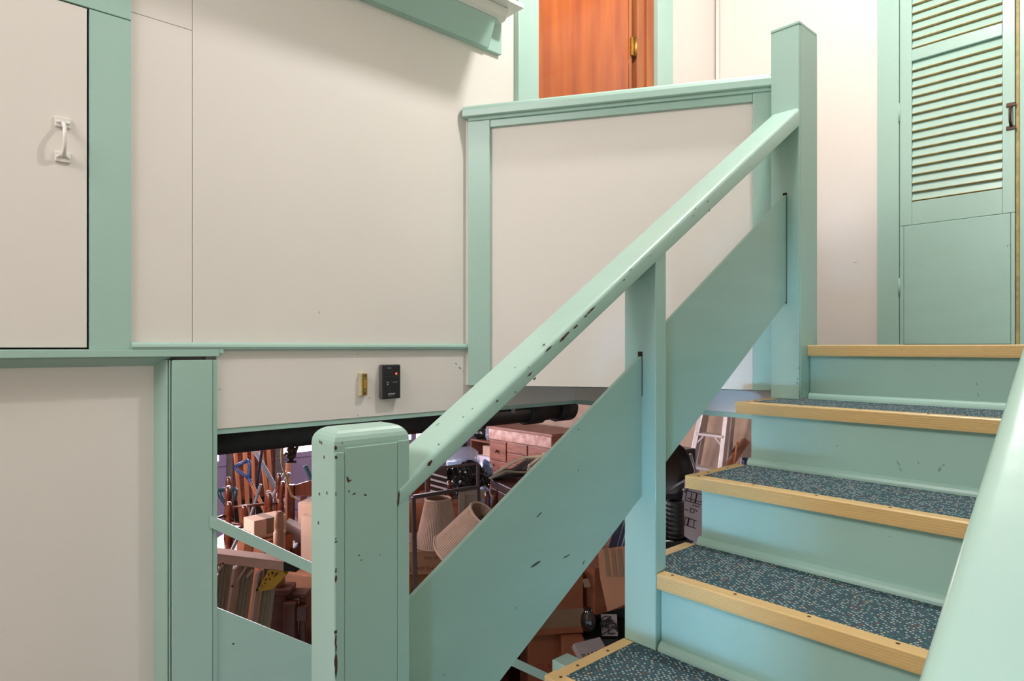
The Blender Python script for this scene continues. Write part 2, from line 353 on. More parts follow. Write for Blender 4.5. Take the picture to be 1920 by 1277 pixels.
# louvred closet door on the back wall
Yd = 3.43
d2 = struct('door_2', MB().box((-1.033, Yd+.012, .012), (-.598, Yd+.016, 1.99)), GREENG, 'narrow green louvred closet door on the upper landing', 'door')
def d2p(name, lo, hi, m=GREEN, bev=.002): return MB().box(lo, hi, bev).build(name, m, d2)
d2p('casing', (-1.132, Yd-.02, .0), (-1.037, Yd+.02, 2.03), GREEN, .003); d2p('casing', (-.583, Yd-.02, 0), (-.49, Yd+.02, 2.03), GREEN, .003)
d2p('casing', (-1.132, Yd-.02, 2.031), (-.49, Yd+.02, 2.12))
d2p('door_stop', (-.596, Yd-.012, .01), (-.585, Yd+.02, 2.0), RAWW, .001)
d2p('stile', (-1.033, Yd-.022, .57), (-.983, Yd+.011, 1.99)); d2p('stile', (-.641, Yd-.022, .57), (-.598, Yd+.011, 1.99))
d2p('bottom_rail', (-.983, Yd-.0216, .57), (-.641, Yd+.011, .677)); d2p('bottom_rail', (-.983, Yd-.0216, 1.9), (-.641, Yd+.011, 1.99))
d2p('mid_rail', (-.983, Yd-.026, 1.33), (-.641, Yd+.011, 1.383))
d2p('kick_frame', (-1.033, Yd-.022, .012), (-1.0165, Yd+.011, .569)); d2p('kick_frame', (-.612, Yd-.022, .012), (-.598, Yd+.011, .569))
d2p('kick_panel', (-1.0155, Yd-.0225, .014), (-.613, Yd+.011, .5685), GREENG)
sl = MB().obox((-.985, Yd-.024, .0), (.346, 0, 0), (0, .007, -.003), (0, .026, .036), .0)
z0 = .684
proto = None
for k in range(16): 
    z = z0+.0403*k
    if proto is None:
        m2 = MB().obox((-.982, Yd-.0225, z), (.340, 0, 0), (0, .0075, -.003), (0, .016, .040))
        m2.obox((-.982, Yd-.0232, z-.002), (.340, 0, 0), (0, .0085, -.0034), (0, .0024, .006), mi=1)
        proto = m2.build('slat', [GREENR, RAWW], d2)
    else:
        o = proto.copy(); col.objects.link(o); o.location.z = z-z0
for k in range(13):
    o = proto.copy(); col.objects.link(o); o.location.z = 1.385-z0+.008+.0403*k
for (pt, pb) in ((194, 228), (522, 554)):
    z1, z2 = PY(1688, pb, Yd-.02).z, PY(1688, pt, Yd-.02).z
    MB().tube([(-1.035, Yd-.023, z1), (-1.035, Yd-.023, z2)], .0045, 8).build('hinge', GREENR, d2)
def pull(M, sz, m, parent, gm=None):
    """bow handle: two footplates and a bowed grip; local x across, z along, y out"""
    w_, L, out = sz
    h = MB(M)
    path = [(0, .004, -L/2+.008), (0, out*.55, -L/2+.016), (0, out*.93, -L/4), (0, out, 0), (0, out*.93, L/4), (0, out*.55, L/2-.016), (0, out*.004, L/2-.008)]
    h.tube(path, [.006, .0055, .0048, .0046, .0048, .0055, .006], 8)
    ho = h.build('handle', m, parent)
    for sgn in (-1, 1):
        MB(M).box((-w_/2, 0, sgn*L/2-.0085), (w_/2, .0045, sgn*L/2+.0085), .002).build('handle_plate', m, ho)
        for k in (-1, 1):
            MB(M).lathe([(.0042, 0), (.0036, .0015), (0.0005, .002)], 8, T=Matrix.Translation((k*w_*.3, .0045, sgn*L/2)) @ Matrix.Rotation(-math.pi/2, 4, 'X')).build('screw', gm or m, ho) if False else None
    return ho
pb_ = PY(1896, 218, Yd-.0225)
pull(Matrix.Translation((pb_.x, Yd-.0225, pb_.z)) @ Matrix.Rotation(math.pi, 4, 'Z'), (.034, .098, .026), BRONZE, d2)
mk = MB()
for px, py in ((1889, 461), (1895, 460), (1904, 462)): flake(mk, PY(px, py, Yd-.0229), (0, 0, 1), (1, 0, 0), .014, .002, (0, -1, 0))
mk.build('nail_mark', SCUFF, d2, kind='stuff')

# ------------------------------------------------------------------ built-in cupboard and shelf on the left wall
cb = thing('wall_cupboard', 'built-in wall cupboard with white door and green frame on the left wall', 'cupboard', (-2.0, .1, -.005))
MB().box((-2.0205, -.6, -.004), (-2.0195, .42, .89)).build('gap_shade', DARK, cb)  # dark sheet standing in for the shade in the gaps round the door
MB().box((-2.019, .3245, -.005), (-1.991, .4205, .8815), .001).build('stile', GREEN, cb)
MB().box((-2.019, -.6, .8845), (-1.991, .4205, 1.18), .001).build('top_rail', GREEN, cb)
MB().box((-2.019, -.6, -.005), (-1.991, -.42, .8815), .001).build('stile', GREEN, cb)
dr = MB().box((-2.018, -.415, -.0005), (-1.994, .3195, .8815), .0015).build('door', WHITE, cb)
pc = PX(118, 263, -1.994)
L_ = abs(PX(118, 231, -1.994).z-PX(118, 296, -1.994).z)
Mh = Matrix.Translation(pc) @ Matrix.Rotation(-math.pi/2, 4, 'Z')
h = MB(Mh); hl = L_/2
h.tube([(0, .004, -hl), (0, .02, -hl+.010), (0, .029, -hl*.5), (0, .031, 0), (0, .029, hl*.5), (0, .02, hl-.010), (0, .004, hl)], [.0052, .005, .0045, .0045, .0045, .005, .0052], 8).build('handle', WHITEG, dr)
for sg in (-1, 1):
    q = MB(Mh).box((-.0165, 0, sg*hl-.013), (.0175, .006, sg*hl+.013), .002)
    for k in (-1, 1): q.lathe([(.0048, 0), (.004, .0018), (.0006, .0024)], 8, T=Matrix.Translation((k*.0105, .006, sg*hl)) @ Matrix.Rotation(-math.pi/2, 4, 'X'))
    q.build('handle_plate', WHITEG, dr)
sh = thing('wall_shelf', 'white wall shelf on a green sloped bracket board above the landing half wall', 'shelf', (-2.0, 1.2, 1.19))
MB().box((-2.0, .2, 1.19), (-1.982, 1.746, 1.335), .001).build('cleat_board', GREENR, sh)
MB().prism([(-1.982, .2, 1.192), (-1.972, .2, 1.192), (-1.928, .2, 1.292), (-1.982, .2, 1.292)], (0, 1.47, 0)).build('sloped_fascia', GREEN, sh)
MB().prism([(-1.982, .2, 1.293), (-1.925, .2, 1.293), (-1.912, .2, 1.302), (-1.905, .2, 1.335), (-1.982, .2, 1.335)], (0, 1.512, 0)).build('crown_moulding', WHITEG, sh)
MB().box((-2.0, .2, 1.3365), (-1.862, 1.758, 1.353), .001).build('shelf_board', WHITEG, sh)
MB().box((-2.0, .2, 1.462), (-1.51, 1.718, 1.485), .002).build('deep_shelf_board', WHITEG, sh)
for yb2 in (.5, 1.45): MB().box((-2.0, yb2, 1.353), (-1.87, yb2+.02, 1.4615), .001).build('shelf_bracket', WHITEG, sh)
k = MB()
for px, py in ((922, 59), (918, 78)): flake(k, PX(px, py, -1.982), (0, .7, .7), (0, -.7, .7), .013, .0022, (1, 0, 0))
k.build('nail_mark', SCUFF, sh, kind='stuff')

# ------------------------------------------------------------------ staircase
XL, XR = -1.042, -.16
TZ = [-1.128, -.938, -.747, -.558, -.368, -.1735, .006]
TY = [.478, .763, 1.048, 1.335, 1.618, 1.903, 2.188]
st = thing('staircase', 'green painted staircase with speckled teal carpet treads and tan nosings', 'stairs', (-.6, 1.3, -1.32))
NOS = [(0.0, 0), (.032, 0), (.032, .003), (.004, .0028)]
def nosing_profile():
    pts = [(.034, .0030), (.003, .0030), (0.0, 0.0005)]; z = 0.0
    while z > -.027:
        pts += [(-.0002, z-.0034), (.0008, z-.0042), (.0008, z-.0046), (-.0002, z-.0054)]; z -= .0056
    return pts+[(0.0006, -.033), (.004, -.033), (.004, 0), (.034, 0)]
NP = nosing_profile()
for i, (z, y) in enumerate(zip(TZ, TY)):
    left = XL if i not in (0, 3, 6) else -.9395
    lside = XL+.002
    if i == 0: lside = -.939
    if i == 6: lside = -.939
    yb = (TY[i+1]+.02) if i < 6 else 3.2
    if i == 6: yb = 2.30
    tb = MB()
    if i == 3:
        tb.box((-.9405, y+.003, z-.032), (XR, yb, z-.006)).box((lside, 1.382, z-.032), (-.9405, yb, z-.006))
    elif i == 5:
        tb.box((lside, y+.003, z-.032), (XR, 2.127, z-.006)).box((-.939, 2.127, z-.032), (XR, yb, z-.006))
    elif i == 2: tb.box((lside, y+.003, z-.032), (XR, 1.3335, z-.006)).box((-.9405, 1.3345, z-.032), (XR, yb, z-.006))
    else: tb.box((lside, y+.003, z-.032), (XR, yb, z-.006))
    t = tb.build('tread', GREEN, st)
    # carpet
    c = MB(); cx0 = XL+.034 if i not in (0, 6) else -.939
    if i == 3: c.box((-.9405, y+.03, z-.0059), (XR, yb-.0, z+.0015)).box((cx0, 1.382, z-.0059), (-.9406, yb, z+.0015))
    elif i == 5: c.box((cx0, y+.03, z-.0059), (XR, 2.127, z+.0015)).box((-.939, 2.1272, z-.0059), (XR, yb, z+.0015))
    elif i == 6: c.box((cx0, y+.03, z-.0059), (XR, yb, z+.0005))
    elif i == 2: c.box((cx0, y+.03, z-.0059), (XR, 1.3335, z+.0015)).box((-.9405, 1.3336, z-.0059), (XR, yb, z+.0015))
    else: c.box((cx0, y+.03, z-.0059), (XR, yb, z+.0015))
    c.build('carpet', CARPET, t)
    n = MB().prism([(left, y+a, z+b-.001) for a, b in NP], (XR-left, 0, 0)).build('nosing', GOLDV, t)
    if i not in (0, 6):
        y0 = y+.001 if i != 3 else 1.382
        y1 = {5: 2.127, 2: 1.3335}.get(i, yb-.022)
        MB().prism([(XL+a, y0, z+b-.0012) for a, b in NP], (0, y1-y0, 0)).build('nosing', GOLDV, t)
    scs = MB(); 
    xs = [left+.03+.165*q for q in range(6)]
    for x in xs:
        if x < XR-.02 and i < 6: scs.lathe([(.0042, 0), (.0042, .0006), (.0005, .0009)], 8, T=Matrix.Translation((x, y+.022, z+.0019)))
    if i not in (6, 3):
        for yy in (y+.09, y+.2): 
            if yy < (2.1 if i == 5 else 9): scs.lathe([(.0042, 0), (.0042, .0006), (.0005, .0009)], 8, T=Matrix.Translation((XL+.02, yy, z+.0019)))
    if scs.v: scs.build('screw', BRONZE, t, kind='stuff')
    # riser below this tread
    zl = TZ[i-1] if i else -1.32
    rx = -1.0 if i not in (0, 1, 6) else -.939
    if i == 3: rx = -1.0
    rb = MB()
    if i == 3: rb.box((-.94, y+.02, zl-.02), (XR, y+.04, z-.032))
    else: rb.box((rx, y+.02, zl-.02), (XR, y+.04, z-.032))
    r = rb.build('riser', GREEN, st)
    q = [(y+.02, zl+.0016), (y+.02, zl+.0225), (y+.014, zl+.0215), (y+.006, zl+.015), (y+.003, zl+.008), (y+.002, zl+.0016)]
    qx = rx-.006 if i not in (0, 1, 3, 6) else -.939
    MB().prism([(qx, a, b) for a, b in q], (XR-qx, 0, 0)).build('riser_moulding', GREEN, r)
    if i in (4, 5, 6):
        k = MB()
        for px, py, a, L, wd in {5: [(1684, 868, -1.1, .018, .004), (1688, 880, -1.0, .014, .004), (1722, 868, -.9, .010, .003), (1762, 880, 1.2, .014, .004), (1769, 872, .6, .008, .003), (1570, 836, 0, .008, .003)], 4: [(1668, 1006, 0, .003, .003)], 6: [(1832, 720, -1.3, .012, .003), (1752, 686, 0, .006, .004), (1834, 740, -1.3, .014, .003)]}[i]:
            flake(k, PY(px, py, y+.0198), (math.cos(a), 0, math.sin(a)), (-math.sin(a), 0, math.cos(a)), L, wd, (0, -1, 0))
        k.build('scuff_mark', mat('soft_scuff', (130, 160, 148), .6), r, kind='stuff')

# ------------------------------------------------------------------ left balustrade
bal = thing('stair_balustrade', 'chipped green balustrade with square newel posts and sloping boards left of the stairs', 'balustrade', (-.99, .55, -1.32))
ny0, ny1, nx0, nx1, nt = .481, .62, -1.024, -.942, -.130
nw = MB().box((nx0, ny0, -1.128), (nx1-.002, ny1, nt), top=.026).build('newel_post', GREEN, bal)
# right-hand face of the newel made of joined boards under the cap
ft = nt-.030
yy = lambda px: PX(px, 1000, nx1).y
MB().box((nx1-.003, ny0+.0005, -1.128), (nx1, yy(646), ft-.006), .0012).build('face_board', GREEN, nw)
MB().box((nx1-.003, yy(647.3), -1.128), (nx1, yy(745.4), ft), .0012).build('face_board', GREEN, nw)
MB().box((nx1-.003, yy(746.4), -1.128), (nx1, ny1-.0005, ft+.002), .0012).build('face_board', GREEN, nw)
k = MB()
random.seed(3)
z = PX(628, 840, nx1).z
while z > -.56:
    L = random.choice((.004, .007, .012, .035))*random.uniform(.7, 1.4)
    if random.random() < (.55 if z > -.3 else .8): flake(k, (nx1-.0005, ny0+.002, z), (0, 0, 1), (.0, 1, 0), L, random.uniform(.0015, .005 if z > -.35 else .008), (1, -.6, 0))
    z -= L+random.choice((.001, .002, .003, .006, .02))*random.uniform(.6, 1.6)
for px, py, a, L, wd in ((652, 899, 1.9, .012, .004), (656, 901, .2, .006, .003), (664, 926, .2, .007, .003), (685, 928, -.5, .006, .003), (747, 935, 1.5, .028, .004), (654, 921, 0, .003, .003), (641, 831, 0, .003, .002), (673, 1041, 0, .003, .003), (677, 1050, .3, .004, .002), (712, 1040, 1, .002, .002)):
    flake(k, PX(px, py, nx1+.0002), (0, math.cos(a), math.sin(a)), (0, -math.sin(a), math.cos(a)), L, wd, (1, 0, 0))
for px, py in ((600, 828), (603, 830), (608, 857), (599, 926), (613, 924), (597, 980)):
    flake(k, PY(px, py, ny0-.0003), (0, 0, 1), (1, 0, 0), .006, .003, (0, -1, 0))
k.build('paint_chip', CHIP, nw, kind='stuff')
# mid post and upper newel
MB().box((-1.038, 1.335, -.746), (-.9425, 1.379, .246), .002).build('baluster_post', GREEN, bal)
un = MB().box((-1.038, 2.130, -.172), (-.942, 2.268, 1.062), .003).build('newel_post', GREEN, bal)
MB().box((-1.039, 2.129, 1.0625), (-.941, 2.269, 1.074), .003).build('newel_cap', GREENR, un)
MB().box((-.943, 2.1405, -.171), (-.9405, 2.267, 1.061), .001).build('face_board', GREEN, un)
k = MB()
for px, py in ((1498, 690), (1496, 710), (1495, 718), (1498, 735), (1503, 715), (1504, 702), (1499, 742), (1503, 738)):
    flake(k, PY(px, py, 2.1297) if px < 1499 else PX(px, py, -.9403), (0, .2, 1), (1, .6, 0), .006, .003, (0, -1, 0))
k.build('paint_chip', SCUFF, un, kind='stuff')
# handrail: rounded section sheared along the slope
def rail(name, x0, x1, ya, yb, ha, hb, th, m, parent, rad=.012, rlow=.005):
    secs = []
    tha, thb = th if isinstance(th, tuple) else (th, th)
    for th in (tha, thb):
      sec = []
      secs.append(sec)
      for cx, cz, r, a0 in ((x1, 0, rad, 0), (x0, 0, rad, 90), (x0, -th, rlow, 180), (x1, -th, rlow, 270)):
        for q in range(6):
            a = math.radians(a0+q*18); px_ = (cx-r if cx == x1 else cx+r)+r*math.cos(a); pz_ = (cz-r if cz == 0 else cz+r)+r*math.sin(a); sec.append((px_, pz_))
    n = len(sec); mb = MB(); vs = [(x, ya, ha+z) for x, z in secs[0]]+[(x, yb, hb+z) for x, z in secs[1]]
    mb.add(vs, [[i, i+n, (i+1) % n+n, (i+1) % n] for i in range(n)], 0, True); mb.add(vs[:n], [list(range(n))]); mb.add(vs[n:], [list(range(n-1, -1, -1))])
    return mb.build(name, m, parent)
RA, RB = (.600, RH0), (2.1285, .786)
hr = rail('handrail', -1.038, -.9408, RA[0], RB[0], RA[1], RB[1], RT, GREENR, bal)
rs = (RB[1]-RA[1])/(RB[0]-RA[0]); ru = Vector((0, 1, rs)).normalized(); rn = Vector((0, -rs, 1)).normalized()
k = MB(); random.seed(5)
def railchip(px, py, L, wd):
    q = PX(px, py, -.9405)
    top = RA[1]+rs*(q.y-RA[0]); d = top-q.z          # vertical distance below the top line
    if d >= .012: flake(k, q, ru, rn, L, wd, (1, 0, 0))
    else:
        a = max(0, min(1, d/.012)); x = -.9405-.012*(1-math.sqrt(max(0, 1-(1-a)**2))); r = ray(px, py); q = r*(x/r.x)
        flake(k, q+Vector((.0006, 0, .0006)), ru, Vector((1, 0, 0))*(1-a)+rn*a, L, wd, (1, 0, 1))
for px, py, L, wd in ((1110, 580, .028, .004), (1104, 586, .02, .004), (1098, 593, .014, .004), (1092, 588, .008, .004), (1079, 613, .018, .006), (1060, 630, .034, .006), (1053, 637, .016, .006), (1028, 655, .026, .006), (1019, 647, .008, .005), (993, 702, .018, .004), (1002, 710, .01, .004), (966, 735, .004, .003), (932, 752, .008, .003), (805, 870, .012, .007), (808, 866, .005, .005), (822, 834, .004, .004), (868, 783, .004, .004), (885, 767, .004, .003), (820, 797, .01, .0025), (1182, 507, .01, .004), (1170, 525, .009, .004), (1204, 486, .004, .003), (1220, 480, .004, .003), (1300, 405, .006, .004), (1303, 393, .007, .004), (1327, 378, .007, .004), (1330, 395, .009, .003), (965, 690, .006, .003), (990, 690, .004, .003)):
    railchip(px, py, L, wd)
k.build('paint_chip', CHIP, hr, kind='stuff')
# sloping boards
def board(name, pts, parent, x0=-.994, x1=-.984, m=GREENG):
    return MB().prism([(x0, y, z) for y, z in pts], (x1-x0, 0, 0)).build(name, m, parent)
def yz(px, py, X=-.984): q = PX(px, py, X); return (q.y, q.z)
def ext(p, q, y): t = (y-p[0])/(q[0]-p[0]); return (y, p[1]+(q[1]-p[1])*t)
t0, t1 = yz(770, 1122), yz(1199, 673); b0, b1 = yz(937, 1277), yz(1199, 936)
g1 = board('guard_board', [ext(b0, b1, ny1-.01), ext(b0, b1, 1.345), ext(t0, t1, 1.345), ext(t0, t1, ny1-.01)], bal)
u0, u1 = yz(1252, 603), yz(1474, 366); v0, v1 = yz(1252, 862), yz(1474, 566)
g2 = board('guard_board', [ext(v0, v1, 1.37), ext(v0, v1, 2.14), ext(u0, u1, 2.14), ext(u0, u1, 1.37)], bal)
MB().box((-.996, 1.3345, ext(t0, t1, 1.335)[1]-.1), (-.982, 1.3352, ext(t0, t1, 1.335)[1]+.012)).build('slot', DARK, bal)
MB().box((-.996, 2.1292, ext(v0, v1, 2.129)[1]-.006), (-.982, 2.1299, ext(u0, u1, 2.129)[1]+.008)).build('slot', DARK, bal)
k = MB()
for px, py, a, L, wd in ((1004, 1058, .25, .032, .006), (1062, 1043, .15, .022, .003), (1094, 1055, .8, .013, .003), (1011, 965, .5, .022, .003), (1084, 805, 0, .004, .003), (1084, 882, 0, .004, .003), (968, 1140, 1, .004, .003), (832, 1265, 1, .004, .002)):
    flake(k, PX(px, py, -.9838), (0, math.cos(a), math.sin(a)), (0, -math.sin(a), math.cos(a)), L, wd, (1, 0, 0))
k.build('scuff_mark', SCUFF, g1, kind='stuff')

# right-hand balustrade close to the viewer
rb = thing('stair_balustrade', 'green handrail in the lower right corner, close to the viewer', 'balustrade', (-.11, .9, -1.32))
rail('handrail', -.164, -.068, .10, 2.13, RR0, RR1, .055, GREENR, rb, rad=.02)
MB().box((-.164, 2.13, -.17), (-.068, 2.268, 1.074), .003).build('newel_post', GREEN, rb)
MB().box((-.158, 1.335, -.9), (-.074, 1.379, RR0+(RR1-RR0)*(1.335-.1)/2.03-.054), .002).build('baluster_post', GREEN, rb)
MB().box((-.158, .06, -1.32), (-.074, .10, RR0-.002), .002).build('newel_post', GREEN, rb)
board('guard_board', [(.1, RR0-.9), (2.135, RR1-.9), (2.135, RR1-.05), (.1, RR0-.05)], rb, -.121, -.111)  # out of view; made deep and solid to shade the right of the risers

# balustrade of the flight down to the garage, in the plane of the left wall
gb = thing('stair_balustrade', 'green sloping rail and board of the flight going down to the garage', 'balustrade', (-1.99, .65, -1.0))
a0 = PX(393, 965, -1.985); a1 = PX(1020, 1260, -1.952); gs = (a1.z-a0.z)/(a1.y-a0.y)
mb = MB(); 
mb.prism([(-2.03, a0.y-.0, a0.z), (-2.03, 2.1, a0.z+gs*(2.1-a0.y)), (-2.03, 2.1, a0.z+gs*(2.1-a0.y)-.040), (-2.03, a0.y, a0.z-.036)], (.048, 0, 0))
mb.build('handrail', GREENR, gb)
c0 = PX(405, 1140, -1.995); c1 = PX(588, 1213, -1.995); cs = (c1.z-c0.z)/(c1.y-c0.y)
board('guard_board', [(.6435, c0.z+.0), (2.1, c0.z+cs*(2.1-c0.y)), (2.1, c0.z+cs*(2.1-c0.y)-.42), (.6435, c0.z-.55)], gb, -2.008, -1.995)
MB().box((-2.04, 2.1, GF), (-1.955, 2.2, -1.405), .003).build('newel_post', GREENR, gb)
k = MB(); flake(k, PX(437, 1207, -1.9946), (0, 1, 0), (0, 0, 1), .008, .006, (1, 0, 0)); k.build('nail_mark', SCUFF, gb, kind='stuff')

# ------------------------------------------------------------------ on the header board
dc = thing('door_opener_control', 'black garage door opener control with glowing red light on the white header board', 'wall control', (-1.99, 1.225, -.121))
q = PX(734, 716, -1.975)
MB().box((-2.0, 1.188, -.181), (-1.9805, 1.2615, -.0605), .004, 3).build('back_shell', GREYP, dc)
body = MB().box((-1.9805, 1.1885, -.1805), (-1.974, 1.261, -.061), .003, 2).build('front_plate', BLACKP, dc)
fx = -1.974
MB().box((fx-.001, 1.1935, -.0985), (fx+.0004, 1.2575, -.0965)).build('groove', RUBBER, dc)
MB().box((fx-.002, 1.1965, -.1155), (fx+.0012, 1.219, -.1005), .001).build('button', BLACKP, dc)
MB().box((fx-.002, 1.2265, -.1155), (fx+.0016, 1.2555, -.1005), .001).build('button', BLACKP, dc)
MB().lathe([(.0035, 0), (.003, .001), (.0006, .002)], 10, T=Matrix.Translation((fx, 1.243, -.0925)) @ Matrix.Rotation(math.pi/2, 4, 'Y')).build('indicator_light', LED, dc)
Y_, Z_ = (0, 1, 0), (0, 0, 1)
MB().box((fx, 1.1955, -.1185), (fx+.0003, 1.2575, -.1178)).build('print', GREYP, dc)
pr = MB().text('GARAGE', .0042, (fx, 1.206, -.0735), Y_, Z_)
pr.text('VACATION', .0036, (fx, 1.2285, -.1235), Y_, Z_)
pr.tube([(fx+.0003, 1.208+.0032*math.cos(a*.4488-.9), -.1245+.0032*math.sin(a*.4488-.9)) for a in range(11)], .0005, 5)
pr.box((fx, 1.2062, -.1315), (fx+.0005, 1.2098, -.1285))
pr.text('genter', .0105, (fx, 1.2105, -.1655), Y_, Z_, shear=.25); pr.build('print', LETTER, dc, kind='stuff')
MB().text('openers', .006, (fx, 1.2115, -.1715), Y_, Z_).build('print', TANPR, dc)
db = thing('push_button', 'small tan and brass push button left of the black wall control', 'button', (-1.99, 1.12, -.13))
MB().box((-2.0, 1.107, -.1655), (-1.984, 1.1325, -.0875), .0015).build('housing', CREAMP, db)
MB().box((-1.984, 1.114, -.1635), (-1.9815, 1.1325, -.0895), .0008).build('brass_plate', BRASS, db)
MB().box((-1.9815, 1.1185, -.140), (-1.977, 1.128, -.113), .0012).build('button', mat('gold_button', (206, 160, 70), .35, .5), db)
for z in (-.0965, -.156): MB().lathe([(.0033, 0), (.0028, .0012), (.0005, .0016)], 8, T=Matrix.Translation((-1.9815, 1.1235, z)) @ Matrix.Rotation(math.pi/2, 4, 'Y')).build('screw', BRONZE, db)

# black drain pipe under the header
pp = thing('drain_pipe', 'black drain pipe with couplings hanging under the garage header', 'pipe', (-2.17, 1.4, -.29))
MB().tube([(-2.185, .45, -.292), (-2.185, 2.3, -.292)], .055, 16).build('pipe', PIPEB, pp)
yc = lambda px, X=-2.13: PX(px, 775, X).y
for px, wd in ((1011, .05), (1068, .05)):
    y = yc(px); MB().tube([(-2.185, y-wd, -.292), (-2.185, y-wd+.004, -.292), (-2.185, y+wd, -.292)], [.062, .067, .067], 16).build('coupling', PIPEB, pp)
MB().box((-2.137, yc(962)-.012, -.292), (-2.128, yc(962)+.012, -.258)).box((-2.137, yc(925), -.263), (-2.13, yc(962), -.258)).build('pipe_strap', STEEL, pp)
# ------------------------------------------------------------------ the garage shell
GX, GY = -6.7, 5.6
gw = struct('wall_garage', MB().box((GX-.12, -.2, GF), (GX-.06, 5.75, -.06)), DARK, 'garage door wall with lilac doors and red-brown siding', 'wall')
struct('wall_far', MB().box((GX-.12, GY, GF), (-.4, GY+.12, -.06)), CONC, 'pinkish beige concrete garage wall behind the chest of drawers', 'wall')
struct('wall_near', MB().box((GX-.12, -.3, GF), (-2.121, -.2, -.06)), CONC, 'concrete garage wall nearest the half-landing', 'wall')
struct('wall_end', MB().box((-.5, 2.3, GF), (-.4, GY, -.151)), CONC, 'concrete garage wall under the upper landing', 'wall')
ya, yb_ = PX(437, 870, GX).y, PX(516, 870, GX).y
h0, h1 = PX(480, 930, GX).z, -.07
k = 0; z = -1.55
while z < -.1:
    MB().box((GX-.06, ya, z), (GX-.028+.004*(k % 2), yb_, min(z+.113, -.07)), .003, 1).build('plank', SIDING, gw); z += .115; k += 1
MB().box((GX-.06, ya-.05, GF), (GX-.01, ya, -.07)).build('door_track', STEEL, gw)
MB().box((GX-.06, yb_, GF), (GX+.0, yb_+.09, -.07)).build('door_track', STEEL, gw)
def gdoor(name, y0, y1, wins, label):
    d = struct(name, MB().box((GX-.058, y0, GF), (GX-.05, y1, -.07)), VIOLET, label, 'garage door')
    ws = [wins[0]] ; zb = PX(560, 849, GX).z; zt = zb+.34
    for a, b in ((GF, -1.75), (-1.745, zb-.06)): MB().box((GX-.05, y0, a), (GX-.03, y1, b-.005), .004, 1).build('panel', VIOLET, d)
    ys = [y0]+[v for wv in wins for v in wv]+[y1]
    MB().box((GX-.05, y0, zb-.056), (GX-.03, y1, zb), .003, 1).build('panel', VIOLET, d)
    MB().box((GX-.05, y0, zt), (GX-.03, y1, -.07), .003, 1).build('panel', VIOLET, d)
    for i in range(0, len(ys), 2):
        if ys[i+1]-ys[i] > .01: MB().box((GX-.05, ys[i], zb), (GX-.03, ys[i+1], zt), .002, 1).build('window_post', VIOLET, d)
    for a, b in wins: MB().box((GX-.048, a, zb), (GX-.044, b, zt)).build('window_pane', PANE, d)
    return d
gy = lambda px: PX(px, 845, GX).y
gdoor('door_3', gy(330), ya-.051, [(gy(345), gy(412.5))], 'lilac garage door left of the red-brown siding with a bright window')
dd = gdoor('door_4', yb_+.091, GY-.02, [(gy(531), gy(655)), (gy(668), gy(774)), (gy(783), gy(870))], 'lilac garage door right of the red-brown siding with bright windows')
MB().tube([(GX-.01, gy(517), PX(520, 861, GX).z), (GX-.01, gy(530), PX(530, 860, GX).z)], .018, 8).build('latch', STEEL, dd)

# ------------------------------------------------------------------ helpers for stored things
def onray(px, py, Z): return PD(px, py, Z)
def frame(p, rz): return Matrix.Translation(p) @ Matrix.Rotation(rz, 4, 'Z')
def carton(label, c, sx, sy, sz, rz, m=CARD, tape=True, group=None, prints=(), name='cardboard_box', flapgap=.004, tapem=TAPE):
    """closed carton standing at c (bottom centre); prints = (text,size,face,u,v)"""
    t = thing(name, label, 'box', c, rz, group); M = frame(c, rz)
    MB(M).box((-sx/2, -sy/2, 0), (sx/2, sy/2, sz-.004), .003).build('body', m, t)
    for s_ in (-1, 1):
        lo, hi = sorted((s_*flapgap/2, s_*sy/2))
        MB(M).box((-sx/2, lo, sz-.004), (sx/2, hi, sz), .001, 1).build('flap', m, t)
    if tape:
        MB(M).box((-sx/2-.0008, -.022, sz-.03), (sx/2+.0008, .022, sz+.0008)).box((-sx/2-.0009, -.022, sz-.08), (-sx/2, .022, sz)).box((sx/2, -.022, sz-.08), (sx/2+.0009, .022, sz)).build('tape', tapem, t, kind='stuff')
    faces = {'-y': ((0, -sy/2, 0), (1, 0, 0)), '+x': ((sx/2, 0, 0), (0, 1, 0)), '-x': ((-sx/2, 0, 0), (0, -1, 0)), '+y': ((0, sy/2, 0), (-1, 0, 0))}
    for txt, size, fc, u, v, pm in prints:
        o, ax = faces[fc]; o = Vector(o); ax = Vector(ax)
        pb = MB(M); pb.text(txt, size, o+ax*u+UP*v, ax, UP); pb.build('print', pm, t, kind='stuff')
    return t
HUSH = []
